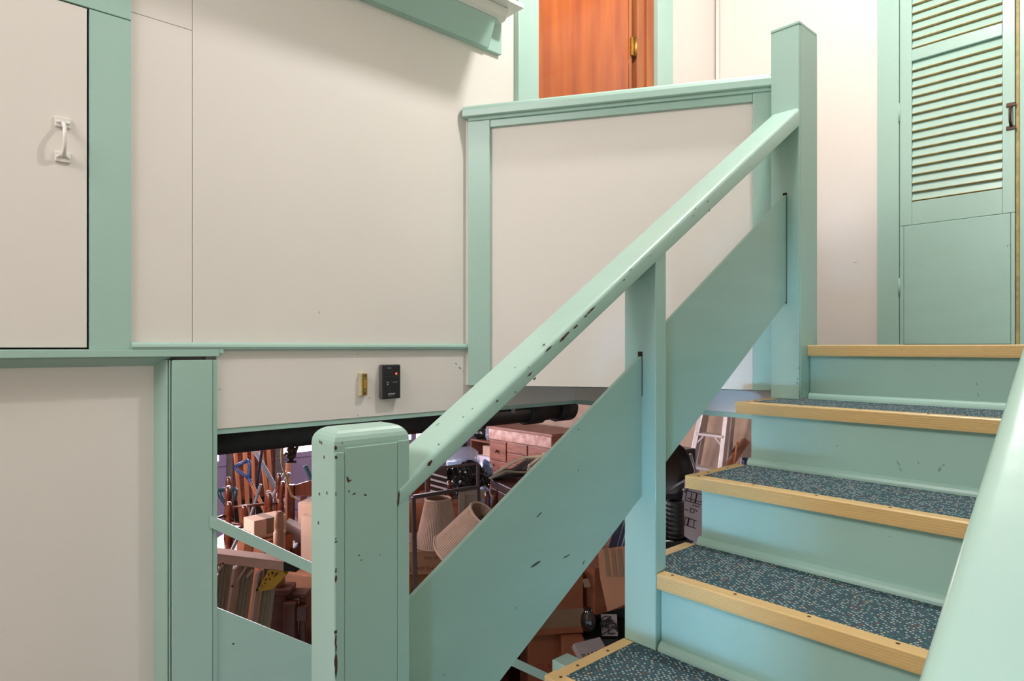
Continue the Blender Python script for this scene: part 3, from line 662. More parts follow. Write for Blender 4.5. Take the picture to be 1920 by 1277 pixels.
# ------------------------------------------------------------------ left opening: lumber, tools, upturned chairs
def stick(name, label, cat, px0, py0, Z0, px1, py1, Z1, w_, d_, m, group=None, bev=.002):
    p0, p1 = onray(px0, py0, Z0), onray(px1, py1, Z1)
    mb = MB().bar(p0, p1, w_, d_, up=FWD, bev=bev) if d_ else MB().tube([p0, p1], w_, 10)
    return mb.build(name, m, None, None, label, cat=cat, group=group)
def leaner(name, label, cat, px, py, ptop, slant, w_, d_, m, group=None, extra=None):
    """board or pole leaning on the garage door wall: top touches the wall, foot on the floor; passes through pixel (px,py)"""
    X1, X0 = GX+.02, GX+.62
    pt = ptop
    return None
def board_leaning(label, px, pyv, px2, pyv2, w_, m=LUMBER, name='lumber_board', group='lumber leaning on the siding', X0=GX+.45, X1=GX+.07, tk=.03):
    # two sight lines fix the board in the leaning plane between floor (X0) and wall (X1, h=-.25)
    sl_ = (-.25-GF)/(X1-X0); n = Vector((-sl_, 0, 1)); p = Vector((X0, 0, GF))
    a, b = PP(px, pyv, p, n), PP(px2, pyv2, p, n); d = (b-a)
    f0 = a+d*((GF+.012-a.z)/d.z); f1 = a+d*((-.25-a.z)/d.z)
    return MB().bar(f0, f1, w_, tk, up=Vector((1, 0, .2)), bev=.002).build(name, m, None, None, label, cat='board', group=group)
board_leaning('thin pine board leaning on the siding directly behind the blue shovel grip', 441, 850, 448, 930, .028)
board_leaning('pine board leaning upright on the siding, right of the shovel grip', 459, 845, 463, 930, .034)
board_leaning('narrow pine board behind the dark metal rod on the siding', 474, 850, 476, 925, .024, tk=.02, X0=GX+.50, X1=GX+.115)
board_leaning('pine board slanting down right, behind the crossed silver poles', 494, 880, 502, 940, .032, X0=GX+.62, X1=GX+.16)
board_leaning('pine board leaning at the right end of the siding, by the door track', 503, 842, 507, 900, .03)
def pole(name, label, cat, a, b, r, m, Z0, Z1, group=None, tip=None):
    p0, p1 = onray(*a, Z0), onray(*b, Z1); d = p1-p0
    p1 = p0+d*((GF+.01-p0.z)/d.z) if d.z < -.01 else p1
    return MB().tube([p0, p1], r, 8).build(name, m, None, None, label, cat=cat, group=group)
pole('metal_pole', 'silver metal pole crossing from upper left, left one of the pair', 'pole', (474, 841), (515, 915), .013, STEEL, 5.75, 5.7)
pole('metal_pole', 'silver metal pole crossing from upper left, right one of the pair', 'pole', (477.5, 841), (518, 912), .010, STEEL, 5.68, 5.62)
pole('metal_pole', 'short grey pole leaning right, under the valve, upper one', 'pole', (536, 884), (515, 925), .016, STEEL, 5.62, 5.62)
pole('metal_pole', 'short grey pole leaning right, under the valve, lower one', 'pole', (542.5, 887), (517, 934), .016, STEEL, 5.36, 5.36)
pole('metal_pole', 'dark blue metal rod leaning left of the crossed silver poles', 'pole', (492, 838), (479, 935), .013, mat('dark_blue_steel', (40, 46, 72), .35, .5), 5.55, 5.5)
pole('garden_stake', 'grey garden stake leaning on the dark upturned chair legs', 'stake', (489, 908), (477, 945), .012, STEEL, 5.12, 5.12)
pole('broom_handle', 'round brown broom handle standing upright below the valve', 'broom', (540.5, 868), (539.5, 930), .022, LUMBER, 5.6, 5.6)
def shovel(label, a, b, Z0, Z1, m, shaft=LUMBER, sc=1.0, rot=0):
    p0, p1 = onray(*a, Z0), onray(*b, Z1); d = (p1-p0).normalized()
    t = thing('shovel', label, 'shovel', Vector((p1.x, p1.y, GF)))
    side = d.cross(FWD).normalized()*math.cos(rot)+FWD*math.sin(rot); side = (side-d*side.dot(d)).normalized()
    g = MB()
    g.tube([p0-side*.068*sc, p0+side*.068*sc], .019*sc, 8)
    for s_ in (-1, 1): g.tube([p0+side*.068*sc*s_, p0+side*.062*sc*s_+d*.05*sc, p0+side*.02*sc*s_+d*.12*sc, p0+d*.17*sc], [.018*sc, .017*sc, .017*sc, .018*sc], 8)
    g.tube([p0+d*.15*sc, p0+d*.24*sc], .019*sc, 8); g.build('grip', m, t)
    pe = p0+d*((GF+.33-p0.z)/d.z)
    MB().tube([p0+d*.2*sc, pe], .016, 10).build('shaft', shaft, t)
    n = d.cross(side)
    pts = [pe-side*.07, pe+side*.07, pe+side*.09+d*.18, pe+side*.05+d*.30, pe+d*.33, pe-side*.05+d*.30, pe-side*.09+d*.18]
    MB().prism(pts, n*.004).build('blade', STEEL, t)
    return t
shovel('shovel with blue D-shaped grip and wooden shaft leaning by the siding', (453, 869), (477, 918), 5.42, 5.42, BLUEP, sc=.85, rot=.2)
shovel('shovel with dark teal D-shaped grip low at the left, behind upturned chair legs', (426.5, 918), (428, 940), 5.3, 5.3, TEALP, shaft=TEALP)
rk = pole('garden_rake', 'black green tool handle poking up against the lilac door', 'tool', (572, 873), (590, 912), .02, TEALP, 5.35, 5.35)

# upturned dark wooden chairs with turned legs, stacked on a table
zt = -1.36
tb = thing('dining_table', 'dark wooden table under the upturned chairs', 'table', (onray(470, 950, 4.25).x, onray(470, 950, 4.25).y, GF), -.9)
tc_ = onray(470, 950, 4.25); Mt = frame(Vector((tc_.x, tc_.y, GF)), TH)
MB(Mt).box((-.40, -.42, zt-GF-.03), (.50, .70, zt-GF), .005).build('tabletop', WOODB, tb)
for sx in (-.34, .44):
    for sy in (-.35, .63): MB(Mt).box((sx-.03, sy-.03, 0), (sx+.03, sy+.03, zt-GF-.03), .003).build('leg', WOODB, tb)
LEGP = [(.012, 0), (.017, .02), (.021, .06), (.019, .10), (.013, .115), (.023, .135), (.013, .155), (.021, .18), (.026, .25), (.024, .31), (.014, .33), (.024, .345), (.024, .42)]
def upchair(label, tip_px, Z, rz, hL=.44, legs=WOODD, proto=None, z=None, sc=1.0):
    p = onray(*tip_px, Z); base = Vector((p.x, p.y, z if z is not None else zt))
    L = p.z-base.z-.035
    if proto is not None: return dup(proto, base, rz, label)
    t = thing('dining_chair', label, 'chair', base, rz, 'upturned chairs stacked in the garage')
    MB().box((-.175, -.165, 0), (.175, .165, .032), .008).build('seat', legs, t, local=True)
    for sx in (-1, 1):
        for sy in (-1, 1):
            T = Matrix.Translation((sx*.155, sy*.145, .032)) @ Matrix.Rotation(sy*-.07, 4, 'X') @ Matrix.Rotation(sx*.07, 4, 'Y') @ Matrix.Translation((0, 0, L)) @ Matrix.Rotation(math.pi, 4, 'X')
            MB().lathe([(r*.98, zz*L/.42) for r, zz in LEGP], 12, T=T).build('leg', legs, t, local=True)
    for sx in (-1, 1): MB().tube([(sx*.165, -.15, .2), (sx*.165, .15, .2)], .010, 8).build('stretcher', legs, t, local=True)
    MB().tube([(-.165, 0, .2), (.165, 0, .2)], .010, 8).build('stretcher', legs, t, local=True)
    return t
ch = upchair('upturned dark turned-leg chair at the left edge, beside the green post', (428, 925), 4.3, .45)
upchair('upturned dark turned-leg chair behind the small taped box', (478, 917), 4.78, 1.25, proto=ch)
c3 = upchair('upturned dark turned-leg chair right of the small taped box', (533, 921), 4.15, .75, proto=ch)
# small taped box on a wider carton
cb_ = onray(497, 978, 3.4)
rzb = TH-.55
wide = carton('plain carton carrying the small taped box between the chair legs', Vector((cb_.x, cb_.y, GF)), .22, .18, cb_.z-.068-GF, rzb, CARDD, tape=False)
carton('small pale cardboard box with brown tape lying among the upturned chair legs', Vector((cb_.x, cb_.y, cb_.z-.0675)), .12, .175, .097, TH-.75, CARDL, prints=(('FRAGILE', .02, '-y', -.05, .02, INK),))
# front leg peg and its chair
pg = onray(523.5, 985, 3.0)
t = thing('stool', 'upturned stool whose single pale peg leg shows in front of the small taped box', 'stool', Vector((pg.x, pg.y, GF)), TH)
Mp = frame(Vector((pg.x, pg.y, GF)), TH); hp = pg.z-GF
MB(Mp).lathe([(.026, hp-.28), (.026, hp-.03), (.022, hp-.028), (.024, hp), (.020, hp+.055), (.012, hp+.064)], 14).build('leg', mat('pale_peg', (176, 120, 88), .5), t)
MB(Mp).box((-.05, -.05, hp-.31), (.06, .06, hp-.28), .006).build('seat', WOODB, t)
MB(Mp).box((-.04, -.04, 0), (.04, .04, hp-.31), .004).build('pedestal', WOODB, t)
# headboard
hb0, hb1 = onray(546, 912, 5.12), onray(640, 889, 5.12)
t = thing('bed_headboard', 'brown slatted headboard behind the big newel post', 'headboard', Vector((hb0.x, hb0.y, GF)))
ax = Vector((hb1.x-hb0.x, hb1.y-hb0.y, 0)).normalized(); wl_ = .9
def arch(u): return hb0.z+.06*math.sin(min(1, u/.9)*math.pi)
pts = [hb0+ax*(wl_*i/8)+UP*(.09*math.sin(i/8*math.pi)) for i in range(9)]
low = [hb0+ax*(wl_*i/8)-UP*.075 for i in range(8, -1, -1)]
MB().prism(pts+low, Vector((-ax.y, ax.x, 0))*.025).build('top_rail', WOODD, t)
MB().bar(Vector((hb0.x, hb0.y, GF)), hb0+UP*.015, .05, .04, up=FWD, bev=.004).build('post', WOODD, t)
pe = hb0+ax*wl_; MB().bar(Vector((pe.x, pe.y, GF)), pe+UP*.015, .05, .04, up=FWD, bev=.004).build('post', WOODD, t)
for i in range(1, 9):
    q = hb0+ax*(wl_*i/9)-UP*.07; MB().bar(q-UP*.9, q, .045, .012, up=FWD).build('slat', WOODD, t)
q = hb0-UP*.97; MB().bar(q, q+ax*wl_, .025, .06, up=UP).build('bottom_rail', WOODD, t)
# cartons at the right of this opening
def stackz(py, px, Z): return onray(px, py, Z).z
p = onray(577, 1040, 3.35); z1_ = onray(577, 962, 3.35).z
lowz = onray(575, 1062, 3.35).z
lowc = carton('long brown cardboard box with print, lower one beside the big newel post', Vector((p.x+.08, p.y+.05, onray(575, 1150, 3.35).z)), .34, .26, lowz-onray(575, 1150, 3.35).z, TH-.35, CARD, prints=(('FILES', .035, '-y', -.12, .1, INK), ('KEEP DRY', .03, '-y', -.14, .03, INK)))
stt = thing('wooden_stool', 'dark brown wooden stool in the dark under the long printed box', 'stool', Vector((p.x+.06, p.y+.05, GF)), TH-.35)
Ms = frame(Vector((p.x+.06, p.y+.05, GF)), TH-.35); hs = onray(575, 1150, 3.35).z-GF
MB(Ms).box((-.2, -.17, hs-.04), (.2, .17, hs-.001), .006).build('seat', WOODB, stt)
for sx in (-1, 1):
    for sy in (-1, 1): MB(Ms).box((sx*.16-.025, sy*.13-.025, 0), (sx*.16+.025, sy*.13+.025, hs-.04), .004).build('leg', WOODB, stt)
carton('open pale cardboard box standing on the long printed box by the newel post', Vector((p.x+.10, p.y+.08, lowz+.001)), .22, .2, z1_-lowz, TH-.5, CARDL, tape=False, flapgap=.15)
q = onray(572, 945, 3.62); carton('printed pale cardboard box below the brown headboard', Vector((q.x+.06, q.y+.1, GF)), .24, .2, q.z+.02-GF, TH-.2, CARDL, prints=(('FLOOR', .03, '-y', -.08, q.z-GF-.06, REDINK), ('LAMPS', .03, '-y', -.08, q.z-GF-.11, REDINK)))
q = onray(556, 1003, 3.45)
t = thing('white_tray', 'white plastic tray tilted beside the pale boxes', 'tray', Vector((q.x, q.y, GF)), TH)
Mq = Matrix.Translation(q) @ Matrix.Rotation(TH, 4, 'Z') @ Matrix.Rotation(.5, 4, 'Y') @ Matrix.Rotation(-.9, 4, 'X')
MB(Mq).box((-.07, -.06, 0), (.07, .06, .006), .002).build('tray_bottom', PAPER, t)
for lo, hi in (((-.075, -.065, 0), (-.068, .065, .03)), ((.068, -.065, 0), (.075, .065, .03)), ((-.07, -.065, 0), (.07, -.058, .03)), ((-.07, .058, 0), (.07, .065, .03))): MB(Mq).box(lo, hi, .002).build('tray_rim', PAPER, t)
MB().box((q.x-.04, q.y-.04, GF), (q.x+.04, q.y+.04, q.z-.055)).build('stand', WOODB, t)

# pale fibreglass stepladder just below the sloping rail
Zl = 2.75
lp0, lp1 = onray(398, 1047, Zl), onray(531, 1063, Zl-.02)
t = thing('stepladder', 'pale fibreglass stepladder with yellow bracket just below the sloping green rail', 'ladder', Vector((lp1.x, lp1.y, GF)))
ax = (lp1-lp0).normalized(); ex = lp0-ax*.25; bk = ax.cross(UP).normalized()
if bk.dot(FWD) < 0: bk = -bk
MB().obox(ex-UP*.018, lp1-ex, bk*.012, UP*.036, .002).build('top_rail', PINKF, t)
MB().obox(ex+UP*.0182, lp1-ex, bk*.07, UP*.004, .001).obox(ex+bk*.06-UP*.018, lp1-ex, bk*.01, UP*.036).build('top_channel', PINKF, t, kind='stuff')
MB().obox(lp1-UP*.019+bk*.004, ax*.055, bk*.065, UP*.036, .004).build('end_cap', RUBBER, t)
def down(px, py, Z): return onray(px, py, Z)
for (xa, ya2, xb, yb2) in ((443, 1066, 431.5, 1150), (486, 1074, 472, 1190), (402, 1062, 393, 1140)):
    a, b = onray(xa, ya2, Zl), onray(xb, yb2, Zl); d = (b-a); b = a+d*((GF+.005-a.z)/d.z)
    a = a+d.normalized()*-.005
    r_ = MB().bar(a, b, .0125, .05, up=bk, bev=.001).build('rail_flange', PINKF, t)
    d = (b-a).normalized(); off = RIGHT*.035+bk*.03
    m_ = MB().bar(a+off, b+off, .058, .006, up=bk)
    for q in (-.022, -.006, .010): m_.bar(a+off+RIGHT*q-bk*.004, b+off+RIGHT*q-bk*.004, .006, .008, up=bk)
    m_.build('grooved_rail', TREADG, t, kind='stuff')
for (xa, ya2, xb, yb2) in ((463, 1061, 441, 1095), (420, 1056, 402, 1080), (474, 1068, 463, 1082)):
    MB().bar(onray(xa, ya2, Zl+.01), onray(xb, yb2, Zl+.01), .010, .006, up=bk).build('brace', PINKF, t)
bt = MB()
for px in (419, 440, 463, 487, 511):
    bt.lathe([(.005, 0), (.004, .004), (.001, .005)], 8, T=Matrix.Translation(onray(px, 1047+(px-398)*.12+6.5, Zl)-bk*.0005) @ bk.to_track_quat('-Z', 'Y').to_matrix().to_4x4())
for px, py in ((436, 1099), (482, 1106)): bt.lathe([(.005, 0), (.004, .004), (.001, .005)], 8, T=Matrix.Translation(onray(px, py, Zl-.027)) @ bk.to_track_quat('-Z', 'Y').to_matrix().to_4x4())
bt.build('bolt', BRONZE, t, kind='stuff')
P = lambda px, py, d=0: onray(px, py, Zl-.012)+bk*d
yk = MB(); A1, A2, A3, A4 = (505, 1069), (531, 1072), (505, 1090), (485, 1107)
for a, b in ((A1, A4), (A1, A2), (A2, A3), (A3, A4), ((499, 1078), (511, 1084)), ((492, 1090), (505, 1090)), ((499, 1078), (505, 1090)), ((505, 1069), (511, 1084)), ((518, 1070), (511, 1084)), ((492, 1090), (497, 1098))): yk.bar(P(*a), P(*b), .006, .010, up=bk)
yk.build('bracket_web', YELLOW, t, kind='stuff')
MB().prism([P(*A2), P(517, 1080), P(507, 1090), P(497, 1099), P(486, 1109), P(511, 1105), P(524, 1092), P(536, 1077)], bk*.03).build('bracket', YELLOW, t)
# odds and ends behind the ladder
stick('wood_offcut', 'short pine offcut standing behind the stepladder top', 'wood', 468, 1020, 3.0, 450, 1110, 2.95, .04, .025, LUMBER)
pole('metal_pole', 'thin grey rod slanting behind the stepladder, by the short offcut', 'pole', (447, 1008), (425, 1050), .008, STEEL, 3.2, 3.2)
q = onray(547, 1117, 3.05)
MB(frame(q, TH+.3)).box((-.055, -.04, -.002), (.045, .05, .001)).build('paper_sheet', PAPER, None, None, 'crumpled white paper sheet lying in the dark beside the stepladder', cat='paper')
q2 = onray(556, 1128, 2.95); t = thing('wooden_crate', 'dark brown wooden crate post and shelf under the white paper sheet', 'crate', Vector((q2.x, q2.y, GF)), TH)
Mc = frame(Vector((q2.x, q2.y, GF)), TH); hc = q2.z-GF
MB(Mc).box((-.055, -.02, 0), (.0, .03, hc), .006).build('post', WOODB, t); MB(Mc).box((.0, -.01, hc-.09), (.05, .03, hc-.02), .005).build('crossbar', WOODB, t)
MB(Mc).box((-.08, .03, hc+.0), (.03, .12, hc+.02), .004).build('shelf', WOODB, t); MB(Mc).box((.0, .03, 0), (.03, .12, hc), .004).build('side', WOODB, t); MB(Mc).box((-.08, .06, 0), (-.05, .12, hc), .004).build('side', WOODB, t)
# valve and cord hanging under the drain pipe
q = onray(546, 850, 2.45)
t = thing('pipe_valve', 'brown brass pipe valve with T handle hanging below the black pipe', 'valve', Vector((q.x, q.y, -.3)))
zz = lambda py: onray(546, py, 2.45).z
MB().tube([(q.x, q.y, -.06), (q.x, q.y, zz(838))], .011, 10).build('pipe', BRONZE, t)
MB().lathe([(.010, zz(838)), (.017, zz(841)), (.017, zz(845)), (.012, zz(847)), (.013, zz(850)), (.020, zz(853)), (.018, zz(857)), (.009, zz(860)), (.008, zz(866))], 14, T=Matrix.Translation((q.x, q.y, 0))).build('valve_body', BRONZE, t)
MB().tube([Vector((q.x, q.y, zz(866)))-RIGHT*.019, Vector((q.x, q.y, zz(866)))+RIGHT*.019], .0045, 8).build('handle', BRONZE, t)
MB().tube([Vector((q.x, q.y, zz(852)))-RIGHT*.024, Vector((q.x, q.y, zz(852)))], .008, 8).build('side_port', BRONZE, t)
MB().tube([onray(558, 835, 2.45), onray(551, 856, 2.45)], .006, 8).build('side_arm', BRONZE, t)
cp = [(530, 830), (528, 850), (528.5, 868), (532, 882), (537, 893), (540, 908), (543, 918), (547, 930), (560, 937)]
MB().tube([onray(x, y, 2.9+.1*i) for i, (x, y) in enumerate(cp)], .0055, 6).build('yellow_cord', mat('tan_cord', (176, 146, 100), .6), None, None, 'tan cord hanging down in front of the lilac garage door', cat='cord')

# ------------------------------------------------------------------ middle opening: chest of drawers and heap
def P5(px, py, Y): return PY(px, py, Y)
YD = GY-.62
a = P5(918, 797, YD); b = P5(1035, 815, YD); zt = (a.z+b.z)/2; x0, x1 = a.x, b.x
t = thing('chest_of_drawers', 'tall red-brown chest of drawers with round knobs against the concrete wall', 'chest of drawers', Vector(((x0+x1)/2, YD+.25, GF)))
MB().box((x0, YD, GF), (x1, YD+.5, zt-.03), .004).build('carcass', WOODR, t)
MB().box((x0-.03, YD-.03, zt-.03), (x1+.03, YD+.5, zt), .006).build('top', WOODR, t)
MB().box((x0, YD-.014, zt-.15), (x1, YD, zt-.03), .004).build('top_panel', mat('window_highlight_wood', (214, 178, 164), .3, var=.12, vscale=12, rgb2=(170, 118, 104)), t)  # highlight from the garage window put into the colour of this front strip
wd = (x1-x0)
def drawer(xa, xb, za, zb, knobs):
    d = MB().box((xa, YD-.02, zb), (xb, YD, za), .004).build('drawer', WOODR, t)
    for kx in knobs:
        MB().lathe([(.008, 0), (.009, .012), (.019, .022), (.021, .032), (.015, .04), (.002, .043)], 12, T=Matrix.Translation((kx, YD-.02, (za+zb)/2)) @ Matrix.Rotation(math.pi/2, 4, 'X')).build('knob', WOODB, d)
zr = zt-.165
drawer(x0+.03, x0+.30*wd, zr, zr-.225, [x0+.165*wd])
drawer(x0+.32*wd, x0+.64*wd, zr, zr-.11, []); drawer(x0+.32*wd, x0+.64*wd, zr-.118, zr-.225, [])
drawer(x0+.66*wd, x1-.03, zr, zr-.225, [x0+.82*wd])
for i in range(4):
    z_ = zr-.235-i*.215
    if z_-.2 > GF+.05: drawer(x0+.03, x1-.03, z_, z_-.2, [x0+.2*wd, x0+.8*wd])
# shelf stand with small things left of the chest
q = P5(905, 850, YD+.05)
sw = thing('shelf_stand', 'brown shelf stand left of the chest of drawers holding small packages', 'shelf', Vector((x0-.15, YD+.2, GF)))
zs1, zs2, zs3 = P5(905, 826, YD+.05).z, P5(905, 872.5, YD+.05).z, GF+.4
for z_ in (zs1, zs2, zs3): MB().box((x0-.38, YD+.03, z_-.02), (x0-.035, YD+.4, z_), .003).build('shelf', WOODR, sw)
MB().box((x0-.034, YD+.03, GF), (x0-.012, YD+.4, zs1+.0), .003).build('side', WOODR, sw); MB().box((x0-.40, YD+.03, GF), (x0-.38, YD+.4, zs1), .003).build('side', WOODR, sw)
MB().box((x0-.38, YD+.39, GF), (x0-.035, YD+.4, zs1)).build('back', WOODB, sw)
bz = P5(900, 838, YD+.1).z
carton('small tan cardboard box on the shelf stand left of the chest', Vector((x0-.17, YD+.15, P5(900, 852, YD+.1).z)), .13, .12, P5(900, 834, YD+.1).z-P5(900, 852, YD+.1).z, .25, CARDL, tape=False)
mg = thing('paper_stack', 'stack of white printed papers under the small tan box', 'paper', Vector((x0-.17, YD+.17, zs2)))
for i in range(5):
    hh = (P5(900, 852, YD+.1).z-zs2-.002)/5
    MB(frame(Vector((x0-.17, YD+.17, zs2)), .05*math.sin(i*3))).box((-.13, -.12, hh*i), (.12, .13, hh*(i+1)-.002)).build('booklet', PAPER, mg)
def crumple(name, label, cat, c, r, sq, m, seed, amp=.22, lvl=4, fr=3.0, clipz=None):
    bm = bmesh.new(); bmesh.ops.create_icosphere(bm, subdivisions=lvl, radius=1)
    for v in bm.verts:
        n_ = v.co.normalized(); f = 1+amp*noise.noise(n_*fr*.5+Vector((seed, 0, 0)))+amp*.7*abs(noise.noise(n_*fr*1.6+Vector((0, seed, 0))))+amp*.3*abs(noise.noise(n_*fr*4+Vector((seed, seed, 0))))
        v.co = Vector((n_.x*r*sq[0], n_.y*r*sq[1], n_.z*r*sq[2]))*f
        if clipz is not None and v.co.z < clipz: v.co.z = clipz
    mb = MB(frame(c, TH)); mb.addbm(bm, 0, False)
    return mb.build(name, m, None, None, label, cat=cat)
crumple('plastic_bag', 'clear crumpled plastic bag on top of the shelf stand', 'bag', Vector((x0-.13, YD+.15, zs1+.085)), .085, (1, 1, 1.2), CLEAR, 3, clipz=-.083)
crumple('bin_bag', 'black bin bag behind the handrail, left of the clear bag', 'bag', Vector((x0-.29, YD+.15, zs1+.09)), .10, (1.2, 1, 1), BAGB, 5, clipz=-.085)
# brush
p0, p1 = P5(926, 872, YD-.08), P5(905, 890, YD-.12)
t = thing('hand_brush', 'hand brush with dark handle leaning against the chest of drawers', 'brush', p1)
MB().tube([p0, p0.lerp(p1, .5)], [.014, .018], 8).build('handle', WOODB, t); MB().bar(p0.lerp(p1, .5), p1, .05, .03, up=FWD, bev=.006).build('brush_head', mat('straw', (200, 170, 110), .9), t)
# brown cabinet with tray on top
Zc = 4.5
cA = onray(912, 894, Zc); zc = cA.z
cp_ = PH(960, 917, zc); axc = (cp_-cA); axc.z = 0; axc = axc.normalized(); dpv = Vector((-axc.y, axc.x, 0))
if dpv.dot(FWD) < 0: dpv = -dpv
t = thing('cabinet', 'dark brown wooden cabinet with pale edged top in front of the chest of drawers', 'cabinet', Vector((cA.x, cA.y, GF)))
MB().obox(Vector((cA.x, cA.y, zc-.04)), axc*.74, dpv*.45, UP*.04, .006).build('top', WOODB, t)
MB().obox(Vector((cA.x, cA.y, GF))+axc*.03+dpv*.02, axc*.68, dpv*.42, UP*(zc-.041-GF), .004).build('body', WOODR, t)
for u in (.06, .40):
    MB().obox(Vector((cA.x, cA.y, GF+.08))+axc*u+dpv*.008, axc*.30, dpv*.012, UP*(zc-.2-GF-.08), .004).build('door', WOODR, t)
MB().obox(Vector((cA.x, cA.y, zc-.17))+axc*.06+dpv*.008, axc*.64, dpv*.012, UP*.11, .004).build('drawer', WOODR, t)
# tray / rack lying tilted on the cabinet
Zt = 4.4
R1 = [onray(914, 900, Zt-.02), onray(935, 884, Zt+.1), onray(960, 868, Zt+.25), onray(984, 858, Zt+.35), onray(1012, 856, Zt+.45)]
t = thing('serving_tray', 'black gridded tray with pale rim tilted on the brown cabinet', 'tray', R1[0])
fr_ = [onray(948, 884, Zt-.02), onray(968, 885.5, Zt-.03), onray(989, 886, Zt-.03), onray(993, 872, Zt), onray(1020, 850, Zt+.3)]
MB().tube(R1, .011, 8).build('rim', mat('cream_rim', (216, 206, 178), .5), t)
MB().tube([R1[0], onray(930, 893, Zt-.02)]+fr_, .009, 8).build('rim', mat('cream_rim', (216, 206, 178), .5), t)
MB().prism([onray(954, 882, Zt), onray(986, 882, Zt), onray(1010, 860, Zt+.4), onray(984, 862, Zt+.35)], Vector((0, 0, -.012))).build('grid_plate', BLACKP, t)
MB().prism([onray(922, 899, Zt-.02), onray(948, 889, Zt-.02), onray(990, 889, Zt-.03), onray(985, 893, Zt), onray(948, 895, Zt), onray(926, 901, Zt)], FWD*.2).build('front_lip', BLACKP, t)
for i in range(4):
    s_ = (i+1)/5; MB().bar(onray(954, 881.5, Zt).lerp(onray(986, 881.5, Zt), s_)+UP*.002, onray(984, 861.5, Zt+.35).lerp(onray(1010, 859.5, Zt+.4), s_)+UP*.002, .006, .006).build('grid_bar', GREYP, t)
# stack of cartons carrying lampshades
Zs = 3.25
q = onray(818, 1030, Zs); zb_ = [onray(818, y, Zs).z for y in (1031, 1075, 1130)]
def stackbox(label, z0_, z1_, dx, rz, w_, prints, m=CARD): return carton(label, Vector((q.x, q.y, z0_))+RIGHT*dx+FWD*.16, w_, .34, z1_-z0_-.001, TH+rz, m, prints=prints)
stackbox('printed moving box directly under the pleated lampshades', zb_[1], zb_[0], .02, .12, .40, (('LAMP SHADES', .03, '-y', -.17, .02, REDINK), ('THIS SIDE UP', .02, '-y', -.1, .075, INK)))
stackbox('moving box with dark print, second from top under the lampshades', zb_[2], zb_[1], -.03, .05, .42, (('FRAGILE', .05, '-y', -.16, .05, INK),), CARDD)
stackbox('moving box at the bottom of the lampshade stack', (zb_[2]+GF)/2, zb_[2], 0, .1, .42, (('FRAGILE', .05, '-y', -.16, .1, INK),), CARDD)
stackbox('moving box standing on the garage floor, base of the lampshade stack', GF+.002, (zb_[2]+GF)/2, 0.02, .02, .42, (), CARDD)
def lampshade(label, c, T, rb, rt, hh, n=64):
    t = thing('lampshade', label, 'lampshade', c); vs = []; fs = []; K = 8
    def ringr(i, f): return rb+(rt-rb)*f+(.0022 if i % 2 else -.0006)
    m_ = MB(T)
    for j in range(K+1):
        f = j/K
        for i in range(2*n): a_ = math.pi*i/n; rr = ringr(i, f); vs.append((rr*math.cos(a_), rr*math.sin(a_), hh*f))
    NN = 2*n
    for j in range(K):
        for i in range(NN): fs.append([j*NN+i, j*NN+(i+1) % NN, (j+1)*NN+(i+1) % NN, (j+1)*NN+i])
    m_.add(vs, fs); o = m_.build('pleated_shade', SHADE, t)
    sm_ = o.modifiers.new('s', 'SOLIDIFY'); sm_.thickness = .002
    for r_, z_, nm in ((rb, .002, 'bottom_band'), (rt, hh-.002, 'top_band')):
        MB(T).tube([(r_*1.008*math.cos(2*math.pi*i/48), r_*1.008*math.sin(2*math.pi*i/48), z_) for i in range(49)], .0055, 6).build(nm, SHADE, t)
    MB(T).tube([(-rt, 0, hh-.02), (0, 0, hh-.035), (rt, 0, hh-.02)], .003, 6).tube([(0, 0, hh-.04), (0, 0, hh-.015)], .01, 8).build('spider_fitting', BRONZE, t)
    return t
c1 = onray(819, 1031, Zs+.02); c1.z = zb_[0]+.004; c1 = c1+FWD*.06
lampshade('pleated taupe lampshade standing upright behind the dark frame', c1, Matrix.Translation(c1) @ Matrix.Rotation(.0, 4, 'Z'), .115, .064, .235)
c2 = onray(838, 1035, 3.02)
ax2 = (onray(912, 951, 2.76)-onray(846, 1037, 2.76)).normalized()
rotm = (ax2*.93+FWD*-.25).normalized().to_track_quat('Z', 'Y').to_matrix().to_4x4()
c2 = onray(850, 1036, 2.72)
lampshade('pleated taupe lampshade tipped over sideways against the green board', c2, Matrix.Translation(c2) @ rotm, .096, .068, .228)
# dark frames
def pframe(label, corners, wd_, tk, m=FRAMEB, foot=True, name='picture_frame'):
    """empty rectangular frame from four corner points (tl,tr,br,bl)"""
    tl, tr, br, bl = corners; t = thing(name, label, 'frame', Vector((bl.x, bl.y, bl.z)))
    n_ = (tr-tl).cross(bl-tl).normalized()
    for nm, a_, b_ in (('top_bar', tl, tr), ('side_bar', tr, br), ('bottom_bar', bl, br), ('side_bar', tl, bl)):
        MB().bar(a_, b_, wd_, tk, up=n_, bev=.002).build(nm, m, t)
    return t
tl, tr = onray(775, 932, 2.86), onray(896, 913.5, 2.99)
bl = Vector((tl.x, tl.y, GF+.02))+RIGHT*.055-FWD*.12; br = bl+(tr-tl)-UP*(tr.z-tl.z)
pframe('tall empty dark frame standing in front of the upright lampshade', (tl, tr, br, bl), .017, .02)
tl, tr = onray(800, 881, 3.9), onray(896, 869, 3.9); bl = onray(800, 940, 3.85); br = onray(896, 928, 3.85)
pframe('dark picture frame in front of the black bin bag, above the lampshades', (tl, tr, br, bl), .017, .02)
q = onray(850, 934, 3.98)
carton('carton holding up the dark picture frame and the black bag', Vector((q.x, q.y, GF))+FWD*.1, .5, .4, q.z-GF-.012, TH-.1, CARDD, tape=False)
crumple('bin_bag', 'large shiny black bin bag seen through the upper dark frame', 'bag', onray(870, 912, 4.2), .155, (.95, .7, .86), BAGB, 11, lvl=5, fr=2.3, amp=.36)
